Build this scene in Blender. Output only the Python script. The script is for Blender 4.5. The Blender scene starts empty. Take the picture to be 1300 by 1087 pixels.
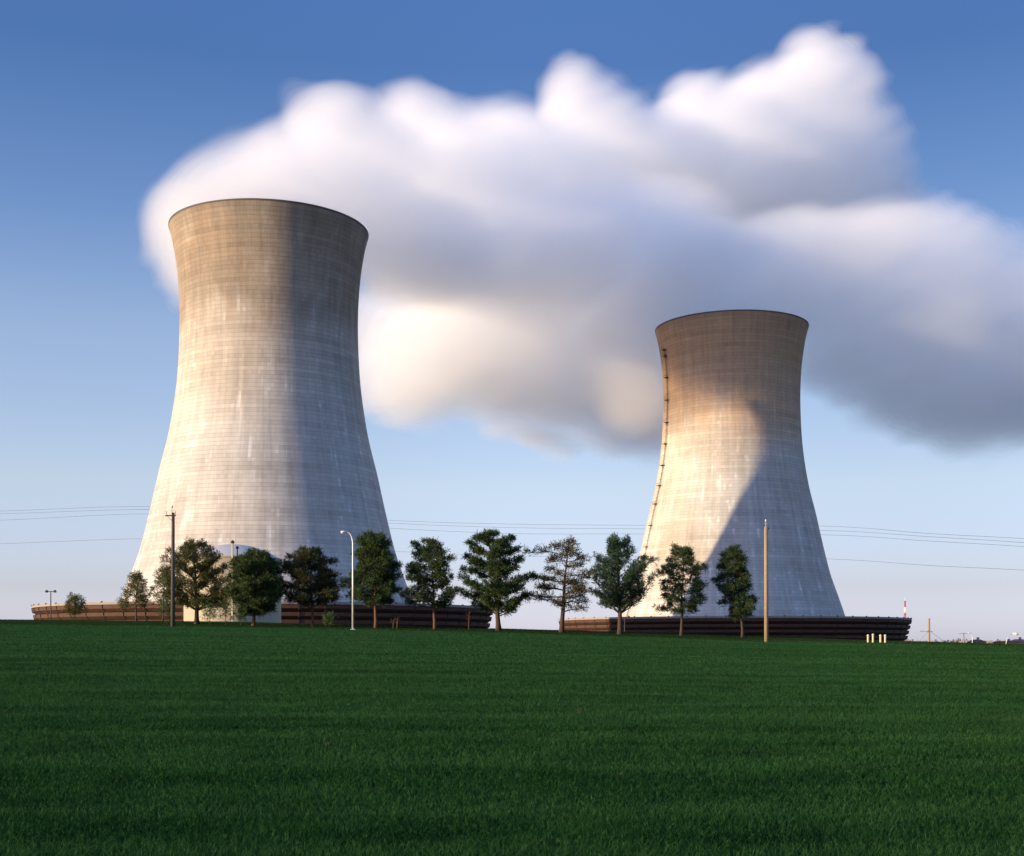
import bpy, math, random
import numpy as np
from mathutils import Vector

# ------------------------------------------------------------------ camera, world, sun, exposure
sc = bpy.context.scene
C = sc.collection
EYE = 1.7            # eye height above the lawn at the photographer's feet
F = 1628.0           # focal length in photo pixels (1300 wide)
CX, HY = 650.0, 816.0  # principal column and horizon row in the photo
cd = bpy.data.cameras.new('camera')
cam = bpy.data.objects.new('camera', cd)
C.objects.link(cam)
cam.location = (0, 0, EYE)
cam.rotation_euler = (math.radians(90), 0, 0)
cd.sensor_width = 36.0
cd.sensor_fit = 'HORIZONTAL'
cd.lens = F / 1300 * 36.0
cd.shift_y = (HY - 543.5) / 1300.0
cd.clip_start = 0.1
cd.clip_end = 60000
sc.camera = cam

SUN_AZ = math.radians(25.6)   # sun stands to the left, slightly behind the camera
SUN_EL = math.radians(8.7)
sdir = Vector((-math.cos(SUN_AZ) * math.cos(SUN_EL), -math.sin(SUN_AZ) * math.cos(SUN_EL), math.sin(SUN_EL)))
w = bpy.data.worlds.new("World")
sc.world = w
w.use_nodes = True
nt = w.node_tree
sky = nt.nodes.new('ShaderNodeTexSky')
sky.sky_type = 'NISHITA'
sky.sun_disc = False
sky.sun_elevation = SUN_EL
sky.sun_rotation = math.atan2(sdir.x, sdir.y)
sky.air_density = 1.0
sky.dust_density = 0.4
sky.ozone_density = 3.0
# grade the sky by elevation: deeper blue aloft, lavender instead of yellow along the horizon
tc = nt.nodes.new('ShaderNodeTexCoord')
sx = nt.nodes.new('ShaderNodeSeparateXYZ')
nt.links.new(tc.outputs['Generated'], sx.inputs[0])
rp = nt.nodes.new('ShaderNodeValToRGB')
stops = [(0.0, (0.74, 0.80, 1.60)), (0.010, (0.73, 0.75, 1.45)), (0.042, (0.72, 0.62, 0.92)), (0.120, (1.04, 0.75, 0.77)), (0.235, (1.02, 0.75, 0.75)),
         (0.31, (0.68, 0.61, 0.71)), (0.41, (0.42, 0.47, 0.63)), (0.49, (0.48, 0.53, 0.72)), (0.57, (1.55, 1.60, 1.95))]
while len(rp.color_ramp.elements) > 1:
    rp.color_ramp.elements.remove(rp.color_ramp.elements[-1])
for i_, (p_, c_) in enumerate(stops):
    e_ = rp.color_ramp.elements[0] if i_ == 0 else rp.color_ramp.elements.new(p_)
    e_.position = p_
    e_.color = tuple(q / 2.0 for q in c_) + (1,)
nt.links.new(sx.outputs[2], rp.inputs[0])
vm = nt.nodes.new('ShaderNodeVectorMath')
vm.operation = 'MULTIPLY'
nt.links.new(sky.outputs[0], vm.inputs[0])
nt.links.new(rp.outputs[0], vm.inputs[1])
vs_ = nt.nodes.new('ShaderNodeVectorMath')
vs_.operation = 'SCALE'
vs_.inputs['Scale'].default_value = 1.88
nt.links.new(vm.outputs[0], vs_.inputs[0])
# the sky opposite the sun is a little dimmer than the model makes it
mr = nt.nodes.new('ShaderNodeMapRange')
mr.interpolation_type = 'SMOOTHSTEP'
for i_, v_ in enumerate((-0.05, 0.36, 1.0, 0.78)):
    mr.inputs[1 + i_].default_value = v_
nt.links.new(sx.outputs[0], mr.inputs[0])
v3 = nt.nodes.new('ShaderNodeVectorMath')
v3.operation = 'SCALE'
nt.links.new(vs_.outputs[0], v3.inputs[0])
nt.links.new(mr.outputs[0], v3.inputs['Scale'])
nt.links.new(v3.outputs[0], nt.nodes['Background'].inputs[0])
nt.nodes['Background'].inputs[1].default_value = 0.15
sd = bpy.data.lights.new('sun', 'SUN')
sd.energy = 3.0
sd.angle = math.radians(0.5)
sd.color = (1.0, 0.77, 0.47)
sun = bpy.data.objects.new('sun', sd)
C.objects.link(sun)
sun.rotation_euler = sdir.to_track_quat('Z', 'Y').to_euler()
sun.location = (-60, -20, 60)

sc.view_settings.view_transform = 'Standard'
sc.view_settings.look = 'None'
sc.view_settings.exposure = 1.3
sc.view_settings.gamma = 1.0
sc.cycles.use_denoising = True
sc.cycles.max_bounces = 42
sc.cycles.diffuse_bounces = 3
sc.cycles.glossy_bounces = 2
sc.cycles.transmission_bounces = 4
sc.cycles.volume_bounces = 40
sc.cycles.transparent_max_bounces = 96
sc.cycles.sample_clamp_indirect = 6.0

# ------------------------------------------------------------------ helpers
rng = np.random.default_rng(7)
random.seed(7)


def PX(px, py, Y):
    """point seen at photo pixel (px, py) that stands Y metres in front of the camera"""
    return Vector(((px - CX) / F * Y, Y, EYE + (HY - py) / F * Y))


def M(px, Y):
    """length in metres of px photo pixels at depth Y"""
    return px / F * Y


class MB:
    def __init__(self):
        self.v = []
        self.f = []
        self.n = 0

    def add(self, verts, faces):
        verts = np.asarray(verts, dtype=float).reshape(-1, 3)
        self.v.append(verts)
        self.f += [tuple(i + self.n for i in f) for f in faces]
        self.n += len(verts)

    def box(self, c, s, rz=0.0, ax=None):
        """box centred at c, full size s; ax = optional 3 orthonormal axes"""
        if ax is None:
            ax = [Vector((math.cos(rz), math.sin(rz), 0)), Vector((-math.sin(rz), math.cos(rz), 0)), Vector((0, 0, 1))]
        c = Vector(c)
        vs = []
        for k in (-1, 1):
            for j in (-1, 1):
                for i in (-1, 1):
                    vs.append(c + ax[0] * (i * s[0] / 2) + ax[1] * (j * s[1] / 2) + ax[2] * (k * s[2] / 2))
        self.add([tuple(p) for p in vs], [(0, 2, 3, 1), (4, 5, 7, 6), (0, 1, 5, 4), (2, 6, 7, 3), (0, 4, 6, 2), (1, 3, 7, 5)])

    def bar(self, a, b, wd, ht):
        a, b = Vector(a), Vector(b)
        d = b - a
        L = d.length
        if L < 1e-6:
            return
        x = d / L
        up = Vector((0, 0, 1)) if abs(x.z) < 0.95 else Vector((0, 1, 0))
        y = up.cross(x).normalized()
        z = x.cross(y)
        self.box((a + b) / 2, (L, wd, ht), ax=[x, y, z])

    def tube(self, pts, rad, n=8, cap=True):
        pts = [Vector(p) for p in pts]
        if not hasattr(rad, '__len__'):
            rad = [rad] * len(pts)
        rings = []
        prev = None
        for i, p in enumerate(pts):
            t = (pts[min(i + 1, len(pts) - 1)] - pts[max(i - 1, 0)])
            if t.length < 1e-9:
                t = Vector((0, 0, 1))
            t.normalize()
            if prev is None:
                a = Vector((1, 0, 0)) if abs(t.x) < 0.9 else Vector((0, 1, 0))
            else:
                a = prev
            u = (a - t * a.dot(t)).normalized()
            prev = u
            v = t.cross(u)
            for k in range(n):
                th = 2 * math.pi * k / n
                rings.append(tuple(p + (u * math.cos(th) + v * math.sin(th)) * rad[i]))
        fs = []
        for i in range(len(pts) - 1):
            for k in range(n):
                a = i * n + k
                b = i * n + (k + 1) % n
                fs.append((a, b, b + n, a + n))
        if cap:
            fs.append(tuple(reversed(range(n))))
            fs.append(tuple((len(pts) - 1) * n + k for k in range(n)))
        self.add(rings, fs)

    def lathe(self, prof, n=64, c=(0, 0, 0), closed=False):
        """prof = [(r, z)...] revolved about the z axis"""
        vs = []
        for r, z in prof:
            for k in range(n):
                th = 2 * math.pi * k / n
                vs.append((c[0] + r * math.cos(th), c[1] + r * math.sin(th), c[2] + z))
        fs = []
        m = len(prof)
        for i in range(m if closed else m - 1):
            j = (i + 1) % m
            for k in range(n):
                k2 = (k + 1) % n
                fs.append((i * n + k, i * n + k2, j * n + k2, j * n + k))
        self.add(vs, fs)

    def build(self, name, mat, parent=None, smooth=False, loc=None):
        me = bpy.data.meshes.new(name)
        v = np.concatenate(self.v)
        if loc is not None:
            v = v - np.array(loc)
        me.from_pydata(v.tolist(), [], self.f)
        me.update()
        if smooth:
            me.polygons.foreach_set('use_smooth', [True] * len(me.polygons))
        if mat:
            me.materials.append(mat)
        o = bpy.data.objects.new(name, me)
        C.objects.link(o)
        if loc is not None:
            o.location = loc
        if parent:
            o.parent = parent
        return o


def fast_mesh(name, verts, tris_or_quads, mat, parent=None, loc=(0, 0, 0)):
    """numpy mesh: verts (N,3), faces (M,k)"""
    verts = np.asarray(verts, dtype=np.float32)
    faces = np.asarray(tris_or_quads, dtype=np.int32)
    me = bpy.data.meshes.new(name)
    k = faces.shape[1]
    me.vertices.add(len(verts))
    me.vertices.foreach_set('co', verts.ravel())
    me.loops.add(faces.size)
    me.loops.foreach_set('vertex_index', faces.ravel())
    me.polygons.add(len(faces))
    me.polygons.foreach_set('loop_start', np.arange(0, faces.size, k, dtype=np.int32))
    me.polygons.foreach_set('loop_total', np.full(len(faces), k, dtype=np.int32))
    me.update(calc_edges=True)
    if mat:
        me.materials.append(mat)
    o = bpy.data.objects.new(name, me)
    C.objects.link(o)
    o.location = loc
    if parent:
        o.parent = parent
    return o


def empty(name, loc, rz=0.0):
    o = bpy.data.objects.new(name, None)
    C.objects.link(o)
    o.location = loc
    o.rotation_euler = (0, 0, rz)
    return o


def tag(o, label=None, cat=None, group=None, kind=None):
    if label:
        o['label'] = label
    if cat:
        o['category'] = cat
    if group:
        o['group'] = group
    if kind:
        o['kind'] = kind
    return o


def vnoise(p, seed=0):
    """smooth 3-D value noise in -1..1 for an (N,3) array"""
    p = np.asarray(p, dtype=np.float64)
    i = np.floor(p).astype(np.int64)
    f = p - i
    f = f * f * (3 - 2 * f)

    def h(ix, iy, iz):
        n = (ix * 374761393 + iy * 668265263 + iz * 2147483647 + seed * 1274126177) & 0xFFFFFFFF
        n = ((n ^ (n >> 13)) * 1274126177) & 0xFFFFFFFF
        n = (n ^ (n >> 16)) & 0xFFFFFF
        return n / float(0xFFFFFF) * 2 - 1
    r = 0
    for dx in (0, 1):
        for dy in (0, 1):
            for dz in (0, 1):
                wgt = (f[:, 0] if dx else 1 - f[:, 0]) * (f[:, 1] if dy else 1 - f[:, 1]) * (f[:, 2] if dz else 1 - f[:, 2])
                r = r + wgt * h(i[:, 0] + dx, i[:, 1] + dy, i[:, 2] + dz)
    return r


# ------------------------------------------------------------------ materials
class NT:
    """tiny wrapper for building node trees"""

    def __init__(self, name):
        self.m = bpy.data.materials.new(name)
        self.m.use_nodes = True
        self.t = self.m.node_tree
        self.b = self.t.nodes['Principled BSDF']
        self.out = self.t.nodes['Material Output']

    def n(self, kind, **kw):
        nd = self.t.nodes.new(kind)
        for k, v in kw.items():
            setattr(nd, k, v)
        return nd

    def l(self, a, b):
        self.t.links.new(a, b)

    def math(self, op, a, b=None, c=None, clamp=False):
        nd = self.n('ShaderNodeMath', operation=op, use_clamp=clamp)
        for i, x in enumerate((a, b, c)):
            if x is None:
                continue
            if isinstance(x, (int, float)):
                nd.inputs[i].default_value = x
            else:
                self.l(x, nd.inputs[i])
        return nd.outputs[0]

    def ramp(self, fac, stops):
        nd = self.n('ShaderNodeValToRGB')
        el = nd.color_ramp.elements
        while len(el) < len(stops):
            el.new(0.5)
        for e, (p, c) in zip(el, stops):
            e.position = p
            e.color = c if len(c) == 4 else (*c, 1)
        self.l(fac, nd.inputs[0])
        return nd.outputs[0]

    def mapr(self, v, a, b, c=0.0, d=1.0, smooth=False):
        nd = self.n('ShaderNodeMapRange')
        if smooth:
            nd.interpolation_type = 'SMOOTHSTEP'
        self.l(v, nd.inputs[0])
        for i, x in enumerate((a, b, c, d)):
            nd.inputs[1 + i].default_value = x
        return nd.outputs[0]

    def mix(self, fac, a, b, mode='MIX'):
        nd = self.n('ShaderNodeMix', data_type='RGBA', blend_type=mode)
        for sock, x in ((nd.inputs[0], fac), (nd.inputs[6], a), (nd.inputs[7], b)):
            if isinstance(x, (int, float)):
                sock.default_value = x
            elif isinstance(x, tuple):
                sock.default_value = x if len(x) == 4 else (*x, 1)
            else:
                self.l(x, sock)
        return nd.outputs[2]

    def noise(self, vec, scale, detail=4, rough=0.55):
        nd = self.n('ShaderNodeTexNoise')
        nd.inputs['Scale'].default_value = scale
        nd.inputs['Detail'].default_value = detail
        nd.inputs['Roughness'].default_value = rough
        if vec is not None:
            self.l(vec, nd.inputs['Vector'])
        return nd.outputs[0]

    def comb(self, x, y, z):
        nd = self.n('ShaderNodeCombineXYZ')
        for i, v in enumerate((x, y, z)):
            if isinstance(v, (int, float)):
                nd.inputs[i].default_value = v
            else:
                self.l(v, nd.inputs[i])
        return nd.outputs[0]

    def bump(self, h, strength=0.5, dist=0.05):
        nd = self.n('ShaderNodeBump')
        nd.inputs['Strength'].default_value = strength
        nd.inputs['Distance'].default_value = dist
        self.l(h, nd.inputs['Height'])
        self.l(nd.outputs[0], self.b.inputs['Normal'])

    def objc(self):
        return self.n('ShaderNodeTexCoord').outputs['Object']


def plain(name, col, rough=0.7, metal=0.0, var=0.25, scale=3.0, spec=0.3):
    a = NT(name)
    nz = a.noise(a.objc(), scale, 5, 0.6)
    c = a.mix(nz, tuple(x * (1 - var) for x in col), tuple(min(1, x * (1 + var)) for x in col))
    a.l(c, a.b.inputs['Base Color'])
    a.b.inputs['Roughness'].default_value = rough
    a.b.inputs['Metallic'].default_value = metal
    a.b.inputs['Specular IOR Level'].default_value = spec
    a.bump(nz, 0.3, 0.02)
    return a.m


def concrete_shell(name, seed, stain_shade_lo, stain_shade_amt, top_dark, warm_amt, peach_amt, peach):
    """poured lifts of concrete: lift joints, rib lines, run-down streaks, weather stains"""
    a = NT(name)
    co = a.objc()
    sp = a.n('ShaderNodeSeparateXYZ')
    a.l(co, sp.inputs[0])
    x, y, z = sp.outputs
    ang = a.math('ARCTAN2', y, x)
    u = a.math('MULTIPLY', ang, 40.0)          # metres round the shell
    uz = a.comb(u, z, float(seed))
    # panels: one lift high, cast in blocks
    br = a.n('ShaderNodeTexBrick')
    br.offset = 0.0
    br.inputs['Scale'].default_value = 1.0
    br.inputs['Brick Width'].default_value = 1.31
    br.inputs['Row Height'].default_value = 1.52
    br.inputs['Mortar Size'].default_value = 0.0
    br.inputs['Mortar Smooth'].default_value = 0.6
    br.inputs['Color1'].default_value = (0, 0, 0, 1)
    br.inputs['Color2'].default_value = (1, 1, 1, 1)
    a.l(uz, br.inputs['Vector'])
    panel = a.n('ShaderNodeSeparateColor')
    a.l(br.outputs['Color'], panel.inputs[0])
    prand = panel.outputs[0]
    # lift joints running round the shell, and the fainter seams of the form panels
    hj = a.mapr(a.math('ABSOLUTE', a.math('SUBTRACT', a.math('FRACT', a.math('DIVIDE', z, 1.52)), 0.5)), 0.43, 0.485)
    vj = a.mapr(a.math('ABSOLUTE', a.math('SUBTRACT', a.math('FRACT', a.math('DIVIDE', u, 1.31)), 0.5)), 0.42, 0.49)
    mort = a.math('MAXIMUM', hj, a.math('MULTIPLY', vj, 0.22))
    # streaks running down
    st = a.noise(a.comb(a.math('MULTIPLY', u, 1.0), a.math('MULTIPLY', z, 0.06), float(seed)), 0.55, 6, 0.62)
    st2 = a.noise(a.comb(a.math('MULTIPLY', u, 1.0), a.math('MULTIPLY', z, 0.12), float(seed) + 9), 0.22, 5, 0.6)
    # lift-to-lift tone
    rows = a.noise(a.comb(a.math('MULTIPLY', u, 0.03), a.math('FLOOR', a.math('DIVIDE', z, 1.52)), 3.0), 0.83, 2, 0.5)
    big = a.noise(a.comb(a.math('MULTIPLY', u, 0.6), a.math('MULTIPLY', z, 0.5), float(seed) + 3), 0.045, 5, 0.55)
    v = a.math('ADD', a.math('MULTIPLY', a.math('SUBTRACT', st, 0.5), 0.62), 1.0)
    v = a.math('ADD', v, a.math('MULTIPLY', a.math('SUBTRACT', st2, 0.5), 0.5))
    v = a.math('ADD', v, a.math('MULTIPLY', a.math('SUBTRACT', rows, 0.5), 0.60))
    v = a.math('ADD', v, a.math('MULTIPLY', a.math('SUBTRACT', prand, 0.5), 0.09))
    v = a.math('ADD', v, a.math('MULTIPLY', a.math('SUBTRACT', big, 0.5), 0.45))
    # whitish leached blocks
    blk = a.noise(a.comb(a.math('FLOOR', a.math('DIVIDE', u, 1.31)), a.math('MULTIPLY', a.math('FLOOR', a.math('DIVIDE', z, 1.52)), 0.45), float(seed)), 0.37, 3, 0.7)
    white = a.mapr(blk, 0.565, 0.70, 0.0, 1.0)
    white = a.math('MULTIPLY', white, a.mapr(st, 0.40, 0.62, 0.15, 1.0))
    # weather staining on the upper part, plus painted steam shade on the second tower (has an uneven, drippy lower border)
    zz = a.math('ADD', z, a.math('MULTIPLY', a.math('SUBTRACT', st2, 0.5), 40.0))
    zz = a.math('ADD', zz, a.math('MULTIPLY', a.math('SUBTRACT', big, 0.5), 45.0))
    stain = a.mapr(zz, stain_shade_lo - 8, stain_shade_lo + 14, 0.0, stain_shade_amt, True)
    stain = a.math('MULTIPLY', stain, a.mapr(z, 158, 172, 1.0, 0.75))
    base = a.mix(big, (0.42, 0.395, 0.36), (0.52, 0.495, 0.465))
    base = a.mix(white, base, (0.72, 0.71, 0.70))
    warm = a.noise(a.comb(a.math('MULTIPLY', u, 0.5), a.math('MULTIPLY', z, 0.35), float(seed) + 30), 0.05, 4, 0.6)
    base = a.mix(a.mapr(warm, 0.40, 0.62, 0.0, warm_amt), base, (0.40, 0.30, 0.21))
    dark = a.mix(a.mapr(warm, 0.40, 0.60, 0.0, 0.8), top_dark, tuple(q * k for q, k in zip(top_dark, (1.25, 0.85, 0.6))))
    blot = a.noise(a.comb(a.math('MULTIPLY', u, 0.9), a.math('MULTIPLY', z, 0.45), float(seed) + 50), 0.07, 6, 0.65)
    dark = a.mix(a.mapr(blot, 0.47, 0.60, 0.0, 0.75), dark, tuple(q * 0.55 for q in top_dark))
    dark = a.mix(a.mapr(blot, 0.46, 0.34, 0.0, 0.6), dark, (0.34, 0.30, 0.25))
    base = a.mix(stain, base, dark)
    stain_b = a.math('MULTIPLY', a.mapr(zz, stain_shade_lo - 50, stain_shade_lo - 8, 0.0, peach_amt, True), 1.0)
    base = a.mix(stain_b, base, peach)
    vv = a.comb(v, v, v)
    base = a.mix(1.0, base, vv, 'MULTIPLY')
    joint = a.math('MULTIPLY', a.math('MULTIPLY', mort, 0.42), a.mapr(big, 0.3, 0.7, 0.5, 1.0))
    base = a.mix(joint, base, (0.06, 0.052, 0.045))
    a.l(base, a.b.inputs['Base Color'])
    a.b.inputs['Roughness'].default_value = 0.9
    a.b.inputs['Specular IOR Level'].default_value = 0.15
    hgt = a.math('ADD', a.math('MULTIPLY', mort, -1.0), a.math('MULTIPLY', st, 0.4))
    a.bump(hgt, 0.5, 0.10)
    return a.m


def foliage_mat(name, col_a, col_b, col_c):
    a = NT(name)
    co = a.objc()
    n1 = a.noise(co, 0.9, 3, 0.6)
    n2 = a.noise(co, 4.0, 2, 0.6)
    c = a.mix(a.mapr(n1, 0.35, 0.65), col_a, col_b)
    c = a.mix(a.mapr(n2, 0.52, 0.70), c, col_c)
    a.l(c, a.b.inputs['Base Color'])
    a.b.inputs['Roughness'].default_value = 0.75
    a.b.inputs['Specular IOR Level'].default_value = 0.12
    tr = a.n('ShaderNodeBsdfTranslucent')
    a.l(c, tr.inputs[0])
    mx = a.n('ShaderNodeMixShader')
    mx.inputs[0].default_value = 0.25
    a.l(a.b.outputs[0], mx.inputs[1])
    a.l(tr.outputs[0], mx.inputs[2])
    a.l(mx.outputs[0], a.out.inputs[0])
    return a.m


def grass_ground():
    a = NT('lawn_turf')
    g = a.n('ShaderNodeNewGeometry').outputs['Position']
    sp = a.n('ShaderNodeSeparateXYZ')
    a.l(g, sp.inputs[0])
    x, y, z = sp.outputs
    fine = a.noise(g, 3.0, 8, 0.75)
    mow = a.noise(a.comb(a.math('MULTIPLY', x, 0.10), y, 0.0), 0.9, 5, 0.7)
    patch = a.noise(a.comb(a.math('MULTIPLY', x, 0.5), y, 2.0), 0.09, 4, 0.6)
    c = a.mix(a.mapr(patch, 0.3, 0.7), (0.014, 0.048, 0.015), (0.022, 0.070, 0.021))
    c = a.mix(a.mapr(mow, 0.35, 0.65), c, (0.052, 0.125, 0.040))
    k = a.mapr(fine, 0.3, 0.7, 0.6, 1.35)
    c = a.mix(1.0, c, a.comb(k, k, k), 'MULTIPLY')
    rough = a.mapr(y, 119, 126, 0, 1)
    c = a.mix(a.math('MULTIPLY', rough, 0.75), c, (0.016, 0.036, 0.008))
    far = a.mapr(y, 170, 260, 0, 1)
    c = a.mix(far, c, (0.06, 0.055, 0.035))
    a.l(c, a.b.inputs['Base Color'])
    a.b.inputs['Roughness'].default_value = 0.9
    a.b.inputs['Specular IOR Level'].default_value = 0.0
    a.bump(fine, 0.8, 0.05)
    return a.m


def blade_mat():
    a = NT('grass_blades')
    g = a.n('ShaderNodeNewGeometry').outputs['Position']
    n1 = a.noise(g, 22.0, 3, 0.7)
    n2 = a.noise(g, 0.8, 4, 0.6)
    sp = a.n('ShaderNodeSeparateXYZ')
    a.l(g, sp.inputs[0])
    # mown bands lying across the view, and drier patches
    mow = a.noise(a.comb(a.math('MULTIPLY', sp.outputs[0], 0.06), sp.outputs[1], 0.0), 0.42, 5, 0.75)
    dry = a.noise(g, 0.16, 5, 0.65)
    c = a.mix(a.mapr(n2, 0.35, 0.65), (0.003, 0.026, 0.006), (0.013, 0.062, 0.013))
    c = a.mix(a.mapr(mow, 0.42, 0.64, 0.0, 0.55), c, (0.050, 0.134, 0.038))
    c = a.mix(a.mapr(n1, 0.52, 0.70), c, (0.070, 0.150, 0.042))
    c = a.mix(a.mapr(n1, 0.48, 0.34, 0.0, 0.8), c, (0.003, 0.018, 0.005))
    c = a.mix(a.mapr(dry, 0.60, 0.78, 0.0, 0.45), c, (0.095, 0.100, 0.035))
    c = a.mix(a.mapr(sp.outputs[1], 120.5, 123.0, 0.0, 0.85), c, (0.022, 0.034, 0.009))   # rougher turf on the bank
    a.l(c, a.b.inputs['Base Color'])
    a.b.inputs['Roughness'].default_value = 0.8
    a.b.inputs['Specular IOR Level'].default_value = 0.05
    tr = a.n('ShaderNodeBsdfTranslucent')
    a.l(c, tr.inputs[0])
    mx = a.n('ShaderNodeMixShader')
    mx.inputs[0].default_value = 0.3
    a.l(a.b.outputs[0], mx.inputs[1])
    a.l(tr.outputs[0], mx.inputs[2])
    a.l(mx.outputs[0], a.out.inputs[0])
    return a.m


def steam_mat(name, dens):
    a = NT(name)
    a.t.nodes.remove(a.b)
    vs = a.n('ShaderNodeVolumeScatter')
    vs.inputs['Color'].default_value = (1, 1, 1, 1)
    vs.inputs['Density'].default_value = dens
    vs.inputs['Anisotropy'].default_value = 0.0
    a.l(vs.outputs[0], a.out.inputs['Volume'])
    return a.m


MT = {}
MT['ground'] = grass_ground()
MT['blade'] = blade_mat()
MT['bark'] = plain('pine_bark', (0.065, 0.045, 0.033), 0.95, var=0.5, scale=6)
MT['redbark'] = plain('red_pine_bark', (0.13, 0.065, 0.038), 0.95, var=0.5, scale=6)
MT['wood_shaded'] = plain('shaded_wood', (0.075, 0.065, 0.058), 0.9, var=0.4, scale=5)  # left pole's wood, darkened in colour for the shade it stands in
MT['wood_tan'] = plain('weathered_wood', (0.30, 0.215, 0.13), 0.9, var=0.35, scale=5)
MT['galv'] = plain('galvanised_steel', (0.55, 0.56, 0.57), 0.45, 0.3, var=0.1)
MT['white'] = plain('white_paint', (0.78, 0.77, 0.72), 0.5, var=0.06)
MT['ceramic'] = plain('porcelain', (0.55, 0.53, 0.50), 0.3, var=0.1)
MT['iron'] = plain('rusty_iron', (0.055, 0.045, 0.04), 0.7, var=0.3)
MT['cream'] = plain('cream_paint', (0.55, 0.49, 0.30), 0.5, var=0.08)
MT['tank'] = plain('tank_steel', (0.40, 0.34, 0.24), 0.6, var=0.10, scale=0.7)
MT['tankroof'] = plain('tank_roof_paint', (0.50, 0.47, 0.42), 0.6, var=0.10, scale=0.7)
MT['louver'] = plain('louver_boards', (0.080, 0.040, 0.026), 0.85, var=0.45, scale=0.35)
MT['parapet'] = plain('parapet_panels', (0.30, 0.255, 0.23), 0.85, var=0.25, scale=0.4)
MT['fill'] = plain('tower_fill', (0.018, 0.016, 0.02), 0.9, var=0.4, scale=0.5)
MT['frame'] = plain('louver_frame', (0.06, 0.045, 0.04), 0.85, var=0.4, scale=1)
MT['deck'] = plain('deck_concrete', (0.30, 0.29, 0.29), 0.9, var=0.2, scale=0.3)
MT['gravel'] = plain('path_gravel', (0.13, 0.115, 0.105), 0.95, var=0.3, scale=2)
MT['soil'] = plain('turned_soil', (0.052, 0.042, 0.028), 1.0, var=0.4, scale=20)
MT['red'] = plain('red_paint', (0.42, 0.10, 0.08), 0.5, var=0.1)
MT['roof'] = plain('brown_roof', (0.13, 0.075, 0.05), 0.9, var=0.2, scale=0.3)
MT['wall'] = plain('house_wall', (0.38, 0.27, 0.20), 0.9, var=0.15, scale=0.3)
MT['glass'] = plain('dark_glass', (0.03, 0.035, 0.04), 0.15, var=0.1, spec=0.6)
MT['wire'] = plain('wire_aluminium', (0.22, 0.22, 0.24), 0.5, 0.3, var=0.1)
MT['bare'] = plain('hazy_twigs', (0.20, 0.18, 0.19), 0.95, var=0.3, scale=0.05)  # greyed towards lavender to stand in for distance haze
MT['lampglass'] = plain('lamp_glass', (0.75, 0.74, 0.62), 0.2, var=0.03, spec=0.5)
MT['rim'] = plain('rim_concrete', (0.10, 0.085, 0.08), 0.9, var=0.3, scale=0.5)
MT['needle'] = foliage_mat('pine_needles', (0.034, 0.062, 0.022), (0.056, 0.086, 0.028), (0.105, 0.120, 0.036))
MT['needle_blue'] = foliage_mat('blue_green_needles', (0.030, 0.062, 0.036), (0.046, 0.084, 0.046), (0.085, 0.115, 0.052))
MT['needle_brown'] = foliage_mat('browning_needles', (0.060, 0.055, 0.026), (0.105, 0.072, 0.030), (0.16, 0.095, 0.034))
MT['needle_mixed'] = foliage_mat('part_browned_needles', (0.026, 0.052, 0.020), (0.060, 0.062, 0.024), (0.16, 0.070, 0.026))
MT['needle_gold'] = foliage_mat('olive_needles', (0.060, 0.074, 0.024), (0.105, 0.100, 0.030), (0.17, 0.125, 0.036))
MT['sapling'] = foliage_mat('sapling_leaves', (0.040, 0.080, 0.026), (0.07, 0.11, 0.035), (0.11, 0.12, 0.04))
MT['shell1'] = concrete_shell('concrete_shell_stained', 1, 121, 0.78, (0.160, 0.132, 0.104), 0.25, 0.35, (0.36, 0.27, 0.18))
MT['shell2'] = concrete_shell('concrete_shell_pale', 5, 137, 0.70, (0.185, 0.15, 0.115), 0.40, 0.80, (0.43, 0.265, 0.145))  # dark top: weather staining with the steam's shadow band painted in

# ------------------------------------------------------------------ the ground
LE_X = np.array([-70, -47, -31, -14.7, 0, 13, 23, 47, 70])
LE_Z = np.array([3.6, 3.37, 3.2, 2.9, 2.57, 2.15, 1.78, 1.41, 1.2])
CR_X = np.array([-85, -60, -32, -13.8, 0, 13.8, 27.6, 41, 60, 85])
CR_Z = np.array([4.6, 4.37, 4.1, 3.6, 3.27, 2.9, 2.5, 1.98, 1.42, 1.1])


def gz(x, y):
    x = np.asarray(x, dtype=float)
    y = np.asarray(y, dtype=float)
    h1 = np.interp(x, LE_X, LE_Z)
    h2 = np.interp(x, CR_X, CR_Z)
    a = np.clip(y / 118.0, 0, 1)
    z = h1 * a ** 1.12
    t = np.clip((y - 118) / 32.0, 0, 1)
    z = np.where(y > 118, h1 + (h2 - h1) * (t * t * (3 - 2 * t)), z)
    t = np.clip((y - 150) / 50.0, 0, 1)
    z = np.where(y > 150, h2 + (-3.0 - h2) * (t * t * (3 - 2 * t)), z)
    return z


def GZ(x, y):
    return float(gz(x, y))


ys = np.concatenate([np.linspace(-400, -20, 10), np.arange(-10, 12, 2.0), np.arange(12, 210, 1.5), np.geomspace(212, 40000, 60)])
xs1 = np.arange(0, 90, 3.0)
xs2 = np.geomspace(93, 30000, 40)
xs = np.concatenate([-xs2[::-1], -xs1[::-1][:-1], xs1, xs2])
XX, YY = np.meshgrid(xs, ys)
ZZ = gz(XX, YY)
nx, ny = len(xs), len(ys)
idx = np.arange(nx * ny).reshape(ny, nx)
quads = np.stack([idx[:-1, :-1], idx[:-1, 1:], idx[1:, 1:], idx[1:, :-1]], -1).reshape(-1, 4)
gobj = fast_mesh('ground', np.stack([XX, YY, ZZ], -1).reshape(-1, 3), quads, MT['ground'])
gobj.data.polygons.foreach_set('use_smooth', [True] * len(gobj.data.polygons))
tag(gobj, kind='structure')

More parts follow.
